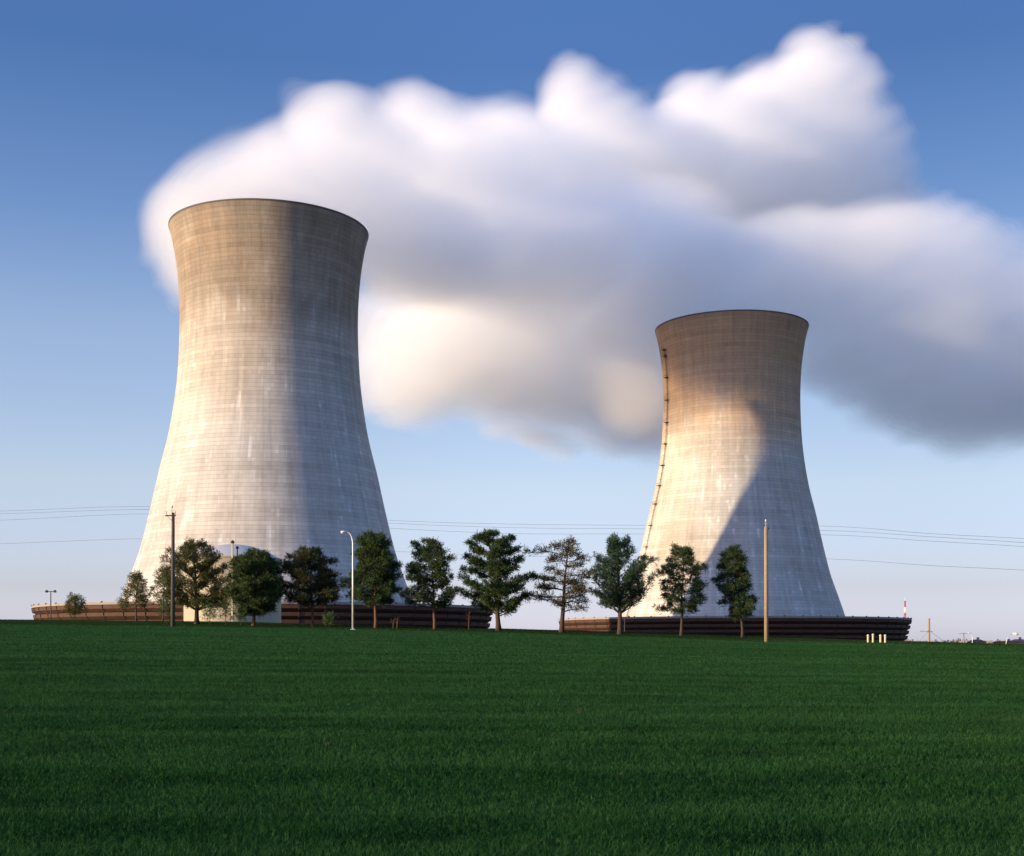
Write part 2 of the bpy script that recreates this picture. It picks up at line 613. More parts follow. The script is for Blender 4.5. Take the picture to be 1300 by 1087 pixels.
# path along the far edge of the lawn, right half
pb = MB()
pv, pf = [], []
pxs = np.linspace(-6, 120, 90)
for i, x in enumerate(pxs):
    yy = 119.5 + 0.6 * math.sin(x * 0.05)
    wd = 1.3 * min(1, (x + 6.5) / 12)
    for s in (-1, 1):
        y = yy + s * wd
        pv.append((x, y, GZ(x, y) + 0.09))
    if i:
        pf.append((2 * i - 2, 2 * i, 2 * i + 1, 2 * i - 1))
pb.add(pv, pf)
tag(pb.build('path', MT['gravel']), kind='structure')

# ------------------------------------------------------------------ grass blades (stuff)


def blades(n, y0, y1, h, wd, power, seg):
    r = np.random.default_rng(int(y0 * 10) + n)
    t = r.random(n)
    if abs(power) < 1e-6:
        y = y0 * (y1 / y0) ** t
    else:
        y = (y0 ** power + t * (y1 ** power - y0 ** power)) ** (1 / power)
    x = (r.random(n) * 2 - 1) * (0.44 * y + 2.2)
    p = np.stack([x, y, np.zeros(n)], -1)
    dn = vnoise(p * 1.1, 3) * 0.5 + 0.5
    dn2 = vnoise(p * 0.22, 4) * 0.5 + 0.5
    z = gz(x, y)
    sc_ = y / y0
    hh = h * (0.55 + 0.8 * r.random(n)) * (0.65 + 0.5 * dn + 0.35 * dn2)
    ww = wd * (0.7 + 0.6 * r.random(n)) * sc_ ** 0.7
    az = r.random(n) * 2 * np.pi
    la = r.random(n) * 2 * np.pi
    lean = hh * (0.15 + 0.75 * r.random(n))
    wx, wy = np.cos(az) * ww / 2, np.sin(az) * ww / 2
    base = np.stack([x, y, z - 0.005], -1)
    wv = np.stack([wx, wy, np.zeros(n)], -1)
    lv = np.stack([np.cos(la) * lean, np.sin(la) * lean, np.zeros(n)], -1)
    up = np.array([0, 0, 1.0])
    tip = base + lv + up * hh[:, None]
    if seg == 1:
        v = np.stack([base - wv, base + wv, tip], 1).reshape(-1, 3)
        f = np.arange(3 * n).reshape(n, 3)
    else:
        mid = base + lv * 0.3 + up * (hh * 0.6)[:, None]
        v = np.stack([base - wv, base + wv, mid + wv * 0.8, mid - wv * 0.8, tip], 1).reshape(-1, 3)
        b = (np.arange(n) * 5)[:, None]
        f = np.concatenate([b + [0, 1, 2], b + [0, 2, 3], b + [3, 2, 4]], 0)
    return v, f


gv, gf = [], []
off = 0
for (n, y0, y1, h, wd, pw, sg) in ((330000, 8.5, 20, 0.078, 0.0055, 0.6, 2), (420000, 20, 48, 0.062, 0.011, 0.0, 1), (380000, 48, 149, 0.065, 0.026, 0.0, 1)):
    v, f = blades(n, y0, y1, h, wd, pw, sg)
    gv.append(v)
    gf.append(f + off)
    off += len(v)
tag(fast_mesh('grass', np.concatenate(gv), np.concatenate(gf), MT['blade']), 'short dense green grass covering the whole lawn in front', 'grass', kind='stuff')


# small brown clods where the turf is turned up
def clod(px, py, Y, wpx, label):
    p = PX(px, py, Y)
    b = MB()
    r = random.Random(int(px))
    base = GZ(p.x, Y)
    Wd = M(wpx, Y)
    vs, fs = [], []
    n, m = 18, 6
    for j in range(m + 1):
        ph = (math.pi / 2) * j / m
        for i in range(n):
            th = 2 * math.pi * i / n
            k = 1 + r.uniform(-.22, .22)
            vs.append((Wd / 2 * math.cos(th) * math.cos(ph) * k, Wd / 3 * math.sin(th) * math.cos(ph) * k, -0.02 + 0.065 * math.sin(ph) * k))
    for j in range(m):
        for i in range(n):
            a = j * n + i
            c = j * n + (i + 1) % n
            fs.append((a, c, c + n, a + n))
    fs.append(tuple(m * n + i for i in range(n)))
    b.add(vs, fs)
    o = b.build('soil_clod', MT['soil'])
    o.location = (p.x, Y, base)
    tag(o, label, 'soil clod', 'brown clods of soil on the lawn')


def ground_Y(px, py):
    for Y in np.arange(8, 118, 0.1):
        x = (px - CX) / F * Y
        if HY - (GZ(x, Y) - EYE) / Y * F <= py:
            return float(Y)
    return 118.0


for px, py, wpx, lb in ((419, 948, 15, 'brown soil clod, left one of the pair in the lawn left of centre'),
                        (431, 950, 13, 'brown soil clod, right one of the pair in the lawn left of centre'),
                        (137, 945, 30, 'wide low brown soil clod in the lawn at far lower left'),
                        (337, 931, 12, 'small brown soil clod in the lawn above and left of the clod pair'),
                        (739, 904, 24, 'brown soil clod in the middle of the lawn, highest of the clods in the picture'),
                        (790, 988, 18, 'brown soil clod at the bottom of the lawn right of centre'),
                        (1155, 966, 30, 'wide low brown soil clod in the lawn at lower right')):
    clod(px, py, ground_Y(px, py), wpx, lb)

# ------------------------------------------------------------------ cooling towers
TP = [(0, 60.0), (8, 57.5), (18.5, 55.0), (29.1, 51.5), (39.6, 47.9), (54.6, 44.2), (69.6, 40.9), (81.7, 37.9), (92.8, 35.9), (103.9, 34.5), (114.5, 33.8), (125.6, 33.5), (135.2, 33.7), (145.4, 34.5), (155.3, 36.0), (162.0, 37.6)]
_tz = np.array([p[0] for p in TP])
_tr = np.array([p[1] for p in TP])


def cubic_r(z):
    # Catmull-Rom through the profile points
    z = float(z)
    i = int(np.clip(np.searchsorted(_tz, z) - 1, 0, len(_tz) - 2))
    x0, x1 = _tz[i], _tz[i + 1]
    t = (z - x0) / (x1 - x0)

    def m(k):
        a, b = max(k - 1, 0), min(k + 1, len(_tz) - 1)
        return (_tr[b] - _tr[a]) / (_tz[b] - _tz[a])
    h = x1 - x0
    return float((2 * t**3 - 3 * t**2 + 1) * _tr[i] + (t**3 - 2 * t**2 + t) * h * m(i) + (-2 * t**3 + 3 * t**2) * _tr[i + 1] + (t**3 - t**2) * h * m(i + 1))


TOPZ = 162.0
RT = 85.6
LT = 17.9   # height of the louvre ring's parapet above the tower's base


def cooling_tower(loc, shell_mat, label):
    root = empty('cooling_tower', loc)
    tag(root, label, 'cooling tower', 'hyperbolic cooling towers')
    b = MB()
    prof = [(cubic_r(z), z) for z in np.linspace(0, TOPZ - 0.6, 130)]
    b.lathe(prof, 288)
    b.build('shell', shell_mat, root, True)
    b = MB()
    prof = [(cubic_r(z) - (0.35 + 0.9 * (1 - z / TOPZ)), z) for z in np.linspace(TOPZ - 0.6, 0, 50)]
    b.lathe(prof, 144)
    b.build('inner_shell', MT['deck'], root, True)
    b = MB()
    r = cubic_r(TOPZ - 0.6)
    b.lathe([(r - 1.0, TOPZ - 0.59), (r + 0.12, TOPZ - 0.59), (r + 0.16, TOPZ + 0.0), (r - 1.0, TOPZ + 0.0)], 288, closed=True)
    b.build('rim', MT['rim'], root)
    # ring of slanted louvre boards: five tiers stepping inwards towards the ground
    step = 2.45
    tiers = 7
    par = MB()
    par.lathe([(RT - 0.45, LT), (RT, LT), (RT - 0.05, LT - 0.85), (RT - 0.5, LT - 0.85)], 192, closed=True)
    par.build('parapet', MT['parapet'], root)
    fl = MB()
    fl.lathe([(RT - 0.5, LT - 0.6), (cubic_r(LT) - 0.3, LT + 0.1)], 192)
    fl.build('deck', MT['deck'], root)
    slope = 0.60
    for k in range(tiers):
        zt = LT - 0.95 - k * step
        ro = RT - 0.25 - k * slope
        if zt - 2.3 < -1.5:
            break
        b = MB()
        b.lathe([(ro, zt), (ro - 0.10, zt), (ro - 0.14, zt - 1.15), (ro - 1.62, zt - 2.15), (ro - 1.56, zt - 2.25), (ro - 0.03, zt - 1.22)], 192, closed=True)
        b.build('louver', MT['louver'], root)
    b = MB()
    b.lathe([(RT - 3.2, LT - 1.4), (RT - 7.2, -1.0)], 192)
    b.build('fill_wall', MT['fill'], root)
    # radial frames: post, and an arm with a brace at every tier
    b = MB()
    p0 = Vector((RT - 1.9, 0, LT - 0.8))
    p1 = Vector((RT - 6.2, 0, -1.2))
    b.bar(p0, p1, 0.32, 0.36)
    b.box((RT - 0.12, 0, LT + 0.02), (0.5, 0.42, 0.5))
    for k in range(tiers - 1):
        zt = LT - 0.95 - k * step
        ro = RT - 0.25 - k * slope
        tt = (p0.z - (zt - 1.9)) / (p0.z - p1.z)
        q = p0.lerp(p1, min(1, max(0, tt)))
        b.bar((ro + 0.10, 0, zt + 0.05), (ro - 0.05, 0, zt - 1.15), 0.40, 0.26)
        b.bar((ro - 0.02, 0, zt - 1.20), (ro - 1.75, 0, zt - 2.38), 0.34, 0.26)
        b.bar((ro + 0.05, 0, zt - 1.45), (q.x, 0, zt - 1.75), 0.26, 0.18)
    fr = b.build('frame', MT['frame'], root)
    NF = 64
    for i in range(1, NF):
        c = fr.copy()
        C.objects.link(c)
        c.parent = root
        c.rotation_euler = (0, 0, 2 * math.pi * i / NF)
    # posts standing proud of the parapet
    return root


D1 = 500.0
T1 = Vector((-D1 * math.sin(0.1866), D1 * math.cos(0.1866), -3.0))
D2 = 678.0
S2 = 1.05   # the second tower stands farther off and is a little larger
T2 = Vector((D2 * math.sin(0.1693), D2 * math.cos(0.1693), -5.0))
t1 = cooling_tower(T1, MT['shell1'], 'taller looking concrete cooling tower at left, stained brown round its top, sunlit left side')
t2 = cooling_tower(T2, MT['shell2'], 'smaller looking concrete cooling tower at right with a ladder up its left flank')

t2.scale = (S2, S2, S2)

# ladder with rest platforms up the second tower's left flank
az = math.atan2(-T2.y, -T2.x) - math.radians(64.5)
az = -math.pi / 2 - 0.1705 - math.radians(64.5) + 0.0
ca, sa = math.cos(az), math.sin(az)
tx, ty = -sa, ca


def on_shell(z, out, side=0.0):
    r = cubic_r(z) + out
    return (r * ca + tx * side, r * sa + ty * side, z)


b = MB()
zs = np.arange(19, 151, 3.0)
for s in (-0.45, 0.45):
    for z0, z1 in zip(zs[:-1], zs[1:]):
        b.bar(on_shell(z0, 0.55, s), on_shell(z1, 0.55, s), 0.13, 0.13)
for z in np.arange(19.5, 150, 0.9):
    b.bar(on_shell(z, 0.55, -0.45), on_shell(z, 0.55, 0.45), 0.08, 0.08)
for z in np.arange(20, 150, 3.0):   # safety hoops
    b.bar(on_shell(z, 0.55, -0.45), on_shell(z, 1.2, -0.35), 0.08, 0.08)
    b.bar(on_shell(z, 1.2, -0.35), on_shell(z, 1.2, 0.35), 0.08, 0.08)
    b.bar(on_shell(z, 1.2, 0.35), on_shell(z, 0.55, 0.45), 0.08, 0.08)
lad = b.build('ladder', MT['iron'], t2)
for z in (31, 42, 53, 63.5, 74, 83, 93, 103.5, 114, 125, 136, 146.5, 149.5):
    b = MB()
    ra = Vector((ca, sa, 0))
    ta = Vector((tx, ty, 0))
    b.box(on_shell(z, 0.9), (1.6, 2.7, 0.18), ax=[ra, ta, Vector((0, 0, 1))])
    for s in (-1.3, 1.3):
        b.bar(on_shell(z, 1.65, s), (on_shell(z, 1.65, s)[0], on_shell(z, 1.65, s)[1], z + 1.1), 0.1, 0.1)
    q0, q1 = on_shell(z, 1.65, -1.3), on_shell(z, 1.65, 1.3)
    b.bar((q0[0], q0[1], z + 1.1), (q1[0], q1[1], z + 1.1), 0.1, 0.1)
    b.bar(on_shell(z - 1.3, 0.05), on_shell(z, 1.2), 0.12, 0.12)
    b.build('platform', MT['iron'], lad)

# ------------------------------------------------------------------ steam plumes


def surface_nets(Fv, iso, origin, h):
    """closed quad surface of a sampled field at one level (naive surface nets)"""
    inside = Fv > iso
    nx, ny, nz = Fv.shape
    cub = np.zeros((nx - 1, ny - 1, nz - 1), dtype=np.int32)
    for dx in (0, 1):
        for dy in (0, 1):
            for dz in (0, 1):
                cub += inside[dx:nx - 1 + dx, dy:ny - 1 + dy, dz:nz - 1 + dz]
    act = (cub > 0) & (cub < 8)
    vid = -np.ones(act.shape, dtype=np.int64)
    ci = np.argwhere(act)
    vid[act] = np.arange(len(ci))
    acc = np.zeros((len(ci), 3))
    cnt = np.zeros(len(ci))
    corners = [(a, b_, c) for a in (0, 1) for b_ in (0, 1) for c in (0, 1)]
    for p in corners:
        for ax in range(3):
            if p[ax] == 0:
                q = list(p)
                q[ax] = 1
                fa = Fv[ci[:, 0] + p[0], ci[:, 1] + p[1], ci[:, 2] + p[2]]
                fb = Fv[ci[:, 0] + q[0], ci[:, 1] + q[1], ci[:, 2] + q[2]]
                m = (fa > iso) != (fb > iso)
                t = np.where(m, (iso - fa) / np.where(fb == fa, 1, fb - fa), 0)
                pos = np.tile(np.array(p, dtype=float), (len(ci), 1))
                pos[:, ax] += t
                acc[m] += pos[m]
                cnt[m] += 1
    vert = (ci + acc / cnt[:, None]) * h + origin
    qs = []
    for ax in range(3):
        sl0 = [slice(1, -1)] * 3
        sl1 = [slice(1, -1)] * 3
        sl0[ax] = slice(0, -1)
        sl1[ax] = slice(1, None)
        a = inside[tuple(sl0)]
        b_ = inside[tuple(sl1)]
        for flip in (False, True):
            m = (a & ~b_) if not flip else (~a & b_)
            e = np.argwhere(m)
            if not len(e):
                continue
            e = e + 1
            e[:, ax] -= 1
            u, v = (ax + 1) % 3, (ax + 2) % 3

            def g(du, dv):
                c = e.copy()
                c[:, u] += du
                c[:, v] += dv
                return vid[c[:, 0], c[:, 1], c[:, 2]]
            q = np.stack([g(-1, -1), g(0, -1), g(0, 0), g(-1, 0)], -1)
            if flip:
                q = q[:, ::-1]
            qs.append(q)
    return vert, np.concatenate(qs)


# a puff: photo column, row, half width, half height (pixels), turn (degrees, counter-clockwise), distance, half depth (metres)
LEVELS = [(0.31, 0.0022), (0.34, 0.0032), (0.38, 0.0042), (0.43, 0.0055), (0.49, 0.0065), (0.57, 0.007), (0.69, 0.008)]
STEAM_A = [steam_mat('dense_steam_%d' % i, d * 1.0) for i, (_, d) in enumerate(LEVELS)]
STEAM_B = [steam_mat('light_steam_%d' % i, d * 0.72) for i, (_, d) in enumerate(LEVELS)]
SHRINK = 0.92


def plume(name, puffs, h, label, mats, warp, seed, clip=None):
    # mats: one scattering layer per level, nested from the thin edge to the dense heart
    cen, axs, rad, wts = [], [], [], []
    for (px, py, rx, ry, ang, Y, ry_m, wt) in puffs:
        c = PX(px, py, Y)
        t = math.radians(ang)
        cen.append(tuple(c))
        axs.append((math.cos(t), math.sin(t)))
        rad.append((M(rx, Y) * SHRINK, M(ry, Y) * SHRINK, ry_m * SHRINK))
        wts.append(wt)
    cen = np.array(cen)
    rad = np.array(rad)
    mx = rad.max(1)
    lo = (cen - mx[:, None] * 1.7).min(0)
    hi = (cen + mx[:, None] * 1.7).max(0)
    dims = np.ceil((hi - lo) / h).astype(int) + 2
    gx, gy, gzz = [lo[i] + h * np.arange(dims[i]) for i in range(3)]
    G = np.stack(np.meshgrid(gx, gy, gzz, indexing='ij'), -1).reshape(-1, 3)
    # stretched, drifting turbulence; SK is turned so that the fine streaks rise to the right
    SK = np.stack([G[:, 0] * 0.87 + G[:, 2] * 0.5, G[:, 1], -G[:, 0] * 0.5 + G[:, 2] * 0.87], -1)
    s = warp
    W = np.stack([vnoise(G / (s * np.array([1.9, 1.2, 1.0])), seed + i) for i in range(3)], -1) * s * 0.15
    W += np.stack([vnoise(G / (s * 0.42 * np.array([2.2, 1.2, 1.0])), seed + 7 + i) for i in range(3)], -1) * s * 0.09
    W += np.stack([vnoise(SK / (s * 0.20 * np.array([5.0, 1.6, 1.0])), seed + 14 + i) for i in range(3)], -1) * s * 0.12
    P = G + W
    acc = np.zeros(len(G))
    for c, (cx_, sx_), r, wt in zip(cen, axs, rad, wts):
        d = P - c
        ux = d[:, 0] * cx_ + d[:, 2] * sx_
        uz = -d[:, 0] * sx_ + d[:, 2] * cx_
        q = (ux / r[0]) ** 2 + (uz / r[1]) ** 2 + (d[:, 1] / r[2]) ** 2
        acc += (wt * np.exp2(-np.minimum(q, 30))) ** 5
    Fd = acc ** 0.2
    Fd += 0.09 * vnoise(SK / (s * 0.3 * np.array([4.5, 1.4, 1.0])), seed + 20)
    if clip is not None:
        Fd = clip(G, Fd)
    Fd = Fd.reshape(dims)
    for ax in range(3):
        sl = [slice(None)] * 3
        for e in (0, -1):
            sl[ax] = e
            Fd[tuple(sl)] = 0
    base = (float(cen[0][0]), float(cen[0][1]), float(cen[0][2]))
    root = None
    for i, (iso, _) in enumerate(LEVELS):
        v, f = surface_nets(Fd, iso, lo, h)
        o = fast_mesh(name if root is None else 'denser_steam', v - np.array(base), f, mats[i], root, base if root is None else (0, 0, 0))
        o.data.polygons.foreach_set('use_smooth', [True] * len(f))
        if root is None:
            root = o
    tag(root, label, 'steam plume', 'steam plumes above the cooling towers')
    return root


def keep_out(T, k=1.0):
    """no steam inside the concrete of a shell: fade the field to nothing just outside and inside it"""
    def fn(G, Fd):
        d = np.hypot(G[:, 0] - T.x, G[:, 1] - T.y)
        z = (G[:, 2] - T.z) / k
        r = np.interp(z, _tz, _tr) * k
        below = z < TOPZ - 4
        return np.where(below & (d < r + 1.5), 0, Fd)
    return fn


k1, k2 = keep_out(T1), keep_out(T2, S2)


def kk(G, Fd):
    return k2(G, k1(G, Fd))


PA = [
    # column out of the left tower's mouth and the bulge that sags on its left and right
    (338, 270, 112, 24, 0, 494, 33, 1.0),
    (285, 275, 88, 50, 20, 514, 40, 1.0),
    (240, 320, 46, 74, 8, 548, 30, 1.0),
    (236, 292, 42, 50, 0, 535, 28, 1.0),
    (325, 250, 90, 46, 24, 524, 42, 1.0),
    (410, 250, 120, 60, 4, 540, 46, 1.0),
    (370, 205, 66, 32, 24, 540, 34, 1.0),
    (425, 160, 58, 32, -12, 555, 32, 1.05),
    (385, 152, 18, 20, 0, 552, 18, 0.85),
    (470, 200, 80, 44, 0, 568, 38, 1.0),
    (540, 148, 66, 30, -16, 585, 34, 1.0),
    (505, 122, 30, 16, 10, 582, 22, 0.8),
    (505, 305, 122, 60, -16, 560, 40, 1.05),
    (560, 240, 130, 76, -4, 600, 54, 1.0),
    (630, 195, 90, 48, -4, 640, 44, 1.0),
    (600, 330, 125, 55, -4, 620, 42, 1.05),
    (690, 330, 110, 68, 4, 650, 48, 1.05),
    (690, 240, 116, 72, 0, 655, 54, 1.0),
    (718, 128, 34, 36, -10, 665, 34, 1.05),
    (765, 158, 76, 36, -28, 672, 38, 1.05),
    (810, 215, 110, 68, 4, 700, 54, 1.0),
    (810, 320, 130, 80, 0, 710, 54, 1.0),
    (872, 132, 44, 28, 14, 722, 36, 0.95),
    (905, 165, 84, 46, 18, 735, 46, 1.0),
    (930, 235, 120, 84, 20, 745, 58, 1.0),
    (965, 128, 60, 34, 32, 760, 42, 1.0),
    (1030, 95, 40, 46, 24, 780, 40, 1.1),
    (1072, 120, 40, 62, 14, 790, 42, 1.05),
    (1050, 205, 92, 74, 0, 785, 52, 1.0),
    (1112, 245, 50, 60, 20, 800, 42, 1.0),
    (1085, 285, 95, 60, 0, 800, 46, 1.0),
    # paler cloud hanging lower behind, between the towers
    (560, 440, 125, 70, -8, 685, 34, 1.0),
    (520, 485, 84, 56, 0, 675, 32, 0.95),
    (600, 415, 150, 60, -4, 690, 38, 0.95),
    (660, 480, 120, 60, -4, 720, 36, 0.95),
    (740, 490, 100, 60, -6, 740, 38, 0.9),
    (725, 412, 90, 52, 0, 730, 40, 1.0),
    (690, 560, 56, 26, -14, 740, 26, 0.72),
    (640, 545, 40, 22, 0, 735, 20, 0.6),
    (800, 545, 90, 44, -8, 765, 28, 0.85),
]
PB = [
    (930, 400, 88, 24, 0, 640, 34, 1.0),
    (905, 392, 110, 58, 16, 662, 38, 1.0),
    (785, 405, 38, 70, -26, 650, 24, 1.05),
    (838, 338, 62, 26, 36, 648, 24, 1.0),
    (812, 415, 66, 76, -14, 664, 38, 1.05),
    (800, 480, 60, 66, 0, 668, 34, 1.05),
    (838, 520, 60, 46, 0, 690, 30, 0.95),
    (850, 345, 90, 42, 34, 664, 40, 1.0),
    (960, 350, 120, 62, 8, 668, 46, 1.0),
    (1040, 355, 110, 66, 0, 680, 48, 1.0),
    (1060, 440, 78, 60, -22, 700, 36, 1.0),
    (1140, 400, 120, 96, -10, 700, 52, 1.0),
    (1180, 490, 110, 74, -14, 715, 44, 1.0),
    (1185, 335, 80, 58, -16, 700, 46, 1.05),
    (1110, 318, 80, 48, 0, 690, 40, 1.0),
    (1000, 318, 90, 44, 6, 680, 40, 0.95),
    (1260, 405, 120, 92, -6, 720, 56, 1.0),
    (1255, 500, 110, 66, 12, 725, 46, 0.95),
    (1370, 420, 120, 100, 0, 745, 56, 1.0),
    (1380, 490, 120, 76, 0, 750, 52, 1.0),
    (1490, 420, 130, 106, 0, 770, 56, 0.9),
]
def recede(q):
    # the wind carries the first plume away from the camera as well as to the right
    px, Y = q[0], q[5]
    k = float(np.interp(px, (340, 410, 480, 560, 640, 700, 810, 930, 1050, 1120), (0, 20, 42, 68, 82, 95, 112, 130, 142, 148)))
    return q[:5] + (Y + k,) + q[6:]


PA = [recede(q) if i < 31 and q[1] < 300 else q for i, q in enumerate(PA)]
PB = [q[:5] + (q[5] * 1.048,) + q[6:] for q in PB]
plume('steam_plume', PA, 4.0, 'huge white steam plume rolling right from the left cooling tower, highest in the sky', STEAM_A, 30.0, 11, kk)
plume('steam_plume', PB, 4.0, 'lower lavender steam plume spilling over the right cooling tower and off to the right', STEAM_B, 30.0, 31, kk)

# ------------------------------------------------------------------ trees


class Crown:
    """collects needle tufts as small quads"""

    def __init__(self, seed):
        self.r = np.random.default_rng(seed)
        self.c = []

    def tuft(self, c, out, rad, n):
        """one shoot: needles fanning out and up from a twig end"""
        r = self.r
        d = r.normal(size=(n, 3)) * 0.75 + np.array(out) * 0.7 + np.array([0, 0, 0.35])
        d /= np.linalg.norm(d, axis=1)[:, None]
        p = np.array(c) + d * (rad * r.uniform(0.0, 0.45, n))[:, None] + r.normal(size=(n, 3)) * rad * 0.16
        L = rad * r.uniform(0.55, 1.3, n)
        wv = np.cross(d, r.normal(size=(n, 3)))
        wv /= np.linalg.norm(wv, axis=1)[:, None] + 1e-9
        W = r.uniform(0.016, 0.036, n)
        a = p - wv * W[:, None] * 0.5
        b = p + wv * W[:, None] * 0.5
        t = p + d * L[:, None]
        self.c.append(np.stack([a, b, t + wv * W[:, None], t - wv * W[:, None]], 1))

    def build(self, name, mat, parent):
        v = np.concatenate(self.c).reshape(-1, 3)
        f = np.arange(len(v)).reshape(-1, 4)
        return fast_mesh(name, v, f, mat, parent)


def tree(base_px, base_py, Y, env, label, mat, bark='bark', seed=1, nbr=60, dens=24, trunk_r=0.20, fork=None, name='pine_tree',
         tuft_r=(0.22, 0.40), ntuft=3, inner=0.72, rise=0.35, gap=0.0, cat='pine tree', group='pine trees in a row before the cooling towers'):
    """env = [(row, left column, right column)...] from the top of the crown down, in photo pixels"""
    r = random.Random(seed)
    bx = (base_px - CX) / F * Y
    bz = GZ(bx, Y)
    root = empty(name, (bx, Y, bz - 0.05))
    tag(root, label, cat, group)

    def loc(px, py):
        return ((px - CX) / F * Y - bx, EYE + (HY - py) / F * Y - bz)
    rows = []
    for py, xl, xr in env:
        l, h = loc(xl, py)
        r_, _ = loc(xr, py)
        rows.append((h, l, r_))
    rows.sort()
    hs = [q[0] for q in rows]
    ls = [q[1] for q in rows]
    rs = [q[2] for q in rows]
    top = hs[-1]
    bot = hs[0]
    topx = (ls[-1] + rs[-1]) / 2

    def tx_(h):
        t = max(0, min(1, h / top))
        return topx * t ** 1.3 + 0.10 * math.sin(h * 1.1 + seed) * t * (1 - t) * 4 * 0.5
    # trunk and limbs: one continuous mesh
    tb = MB()
    n = 12
    pts = [(tx_(top * 0.97 * i / n), 0.05 * math.sin(i * 1.3 + seed), top * 0.97 * i / n) for i in range(n + 1)]
    rad = [trunk_r * (1 - 0.88 * (i / n)) * (1.35 if i == 0 else 1) for i in range(n + 1)]
    tb.tube(pts, rad, 9)
    cr = Crown(seed)
    ga = r.uniform(0, 6.28)
    for k in range(nbr):
        t = (k + 0.5) / nbr
        h = bot + (top - bot) * (t ** 0.95)
        if r.random() < gap and t < 0.85:
            continue
        ga += 2.39996 + r.uniform(-0.35, 0.35)
        ca_, sa_ = math.cos(ga), math.sin(ga)
        l = np.interp(h, hs, ls)
        rr = np.interp(h, hs, rs)
        cx0 = tx_(h)
        reach_r, reach_l = rr - cx0, cx0 - l
        reach = reach_r if ca_ > 0 else reach_l
        mean = (reach_r + reach_l) / 2
        rea = abs(ca_) * reach + (1 - abs(ca_)) * mean
        rea = max(0.25, rea) * r.choice((0.5, 0.72, 0.92, 1.02, 1.12)) * r.uniform(0.94, 1.06)
        h0 = max(bot * 0.75, h - rise * rea * r.uniform(0.6, 1.3))
        h0 = min(h0, top * 0.96)
        p0 = Vector((tx_(h0), 0, h0))
        p3 = Vector((cx0 + ca_ * rea, sa_ * rea, h))
        m1 = p0.lerp(p3, 0.4) + Vector((r.uniform(-.12, .12), r.uniform(-.12, .12), r.uniform(-0.05, 0.18))) * rea * 0.5
        m2 = p0.lerp(p3, 0.75) + Vector((r.uniform(-.15, .15), r.uniform(-.15, .15), r.uniform(-0.12, 0.12))) * rea * 0.5
        br = max(0.022, trunk_r * 0.30 * min(1, rea / 2.2) * (1.1 - t * 0.5))
        tb.tube([p0, m1, m2, p3], [br, br * 0.7, br * 0.45, br * 0.2], 5, cap=False)
        out = (p3 - p0).normalized()
        ntw = max(3, int(3 + rea * 2.6))
        for j in range(ntw):
            u = 1 - (j / ntw) * inner
            u = min(1, max(0.15, u + r.uniform(-0.05, 0.05)))
            if u > 0.75:
                c = m2.lerp(p3, (u - 0.75) / 0.25)
            elif u > 0.4:
                c = m1.lerp(m2, (u - 0.4) / 0.35)
            else:
                c = p0.lerp(m1, u / 0.4)
            sgn = 1 if j % 2 else -1
            side = Vector((-out.y, out.x, 0)) * sgn
            tl = (0.25 + 0.30 * rea * (1.15 - u)) * r.uniform(0.7, 1.3)
            tip = c + side * tl * 0.8 + out * tl * 0.7 + Vector((0, 0, r.uniform(-0.05, 0.35) * tl + 0.05)) if j else p3
            if j:
                tb.tube([c, tip], [br * 0.32, br * 0.12], 4, cap=False)
            for m_ in range(ntuft):
                v_ = m_ / max(1, ntuft - 1)
                pc = tip.lerp(c, v_ * 0.75) + Vector((r.uniform(-1, 1), r.uniform(-1, 1), r.uniform(-0.5, 0.7))) * (0.24 + 0.14 * v_)
                cr.tuft(tuple(pc), tuple(out * 0.7 + side * 0.3), r.uniform(*tuft_r), dens)
    # leader shoots
    for j in range(9):
        k = j / 9
        cr.tuft((topx + r.uniform(-1, 1) * (0.05 + 0.35 * k), r.uniform(-1, 1) * 0.3 * k, top - 0.25 - j * 0.14), (0, 0, 1), r.uniform(0.25, 0.42), dens + 6)
    if fork:
        for (fh, fx, fy, fth, fr) in fork:   # a second stem: from height fh on the trunk to (fx, fy, fth)
            tb.tube([(tx_(fh), 0, fh), (tx_(fh) * 0.4 + fx * 0.6, fy * 0.5, fh + (fth - fh) * 0.35), (fx, fy, fth)], [fr, fr * 0.8, fr * 0.3], 7, cap=False)
    tb.build('trunk', MT[bark], root, True)
    cr.build('crown', MT[mat], root)
    return root


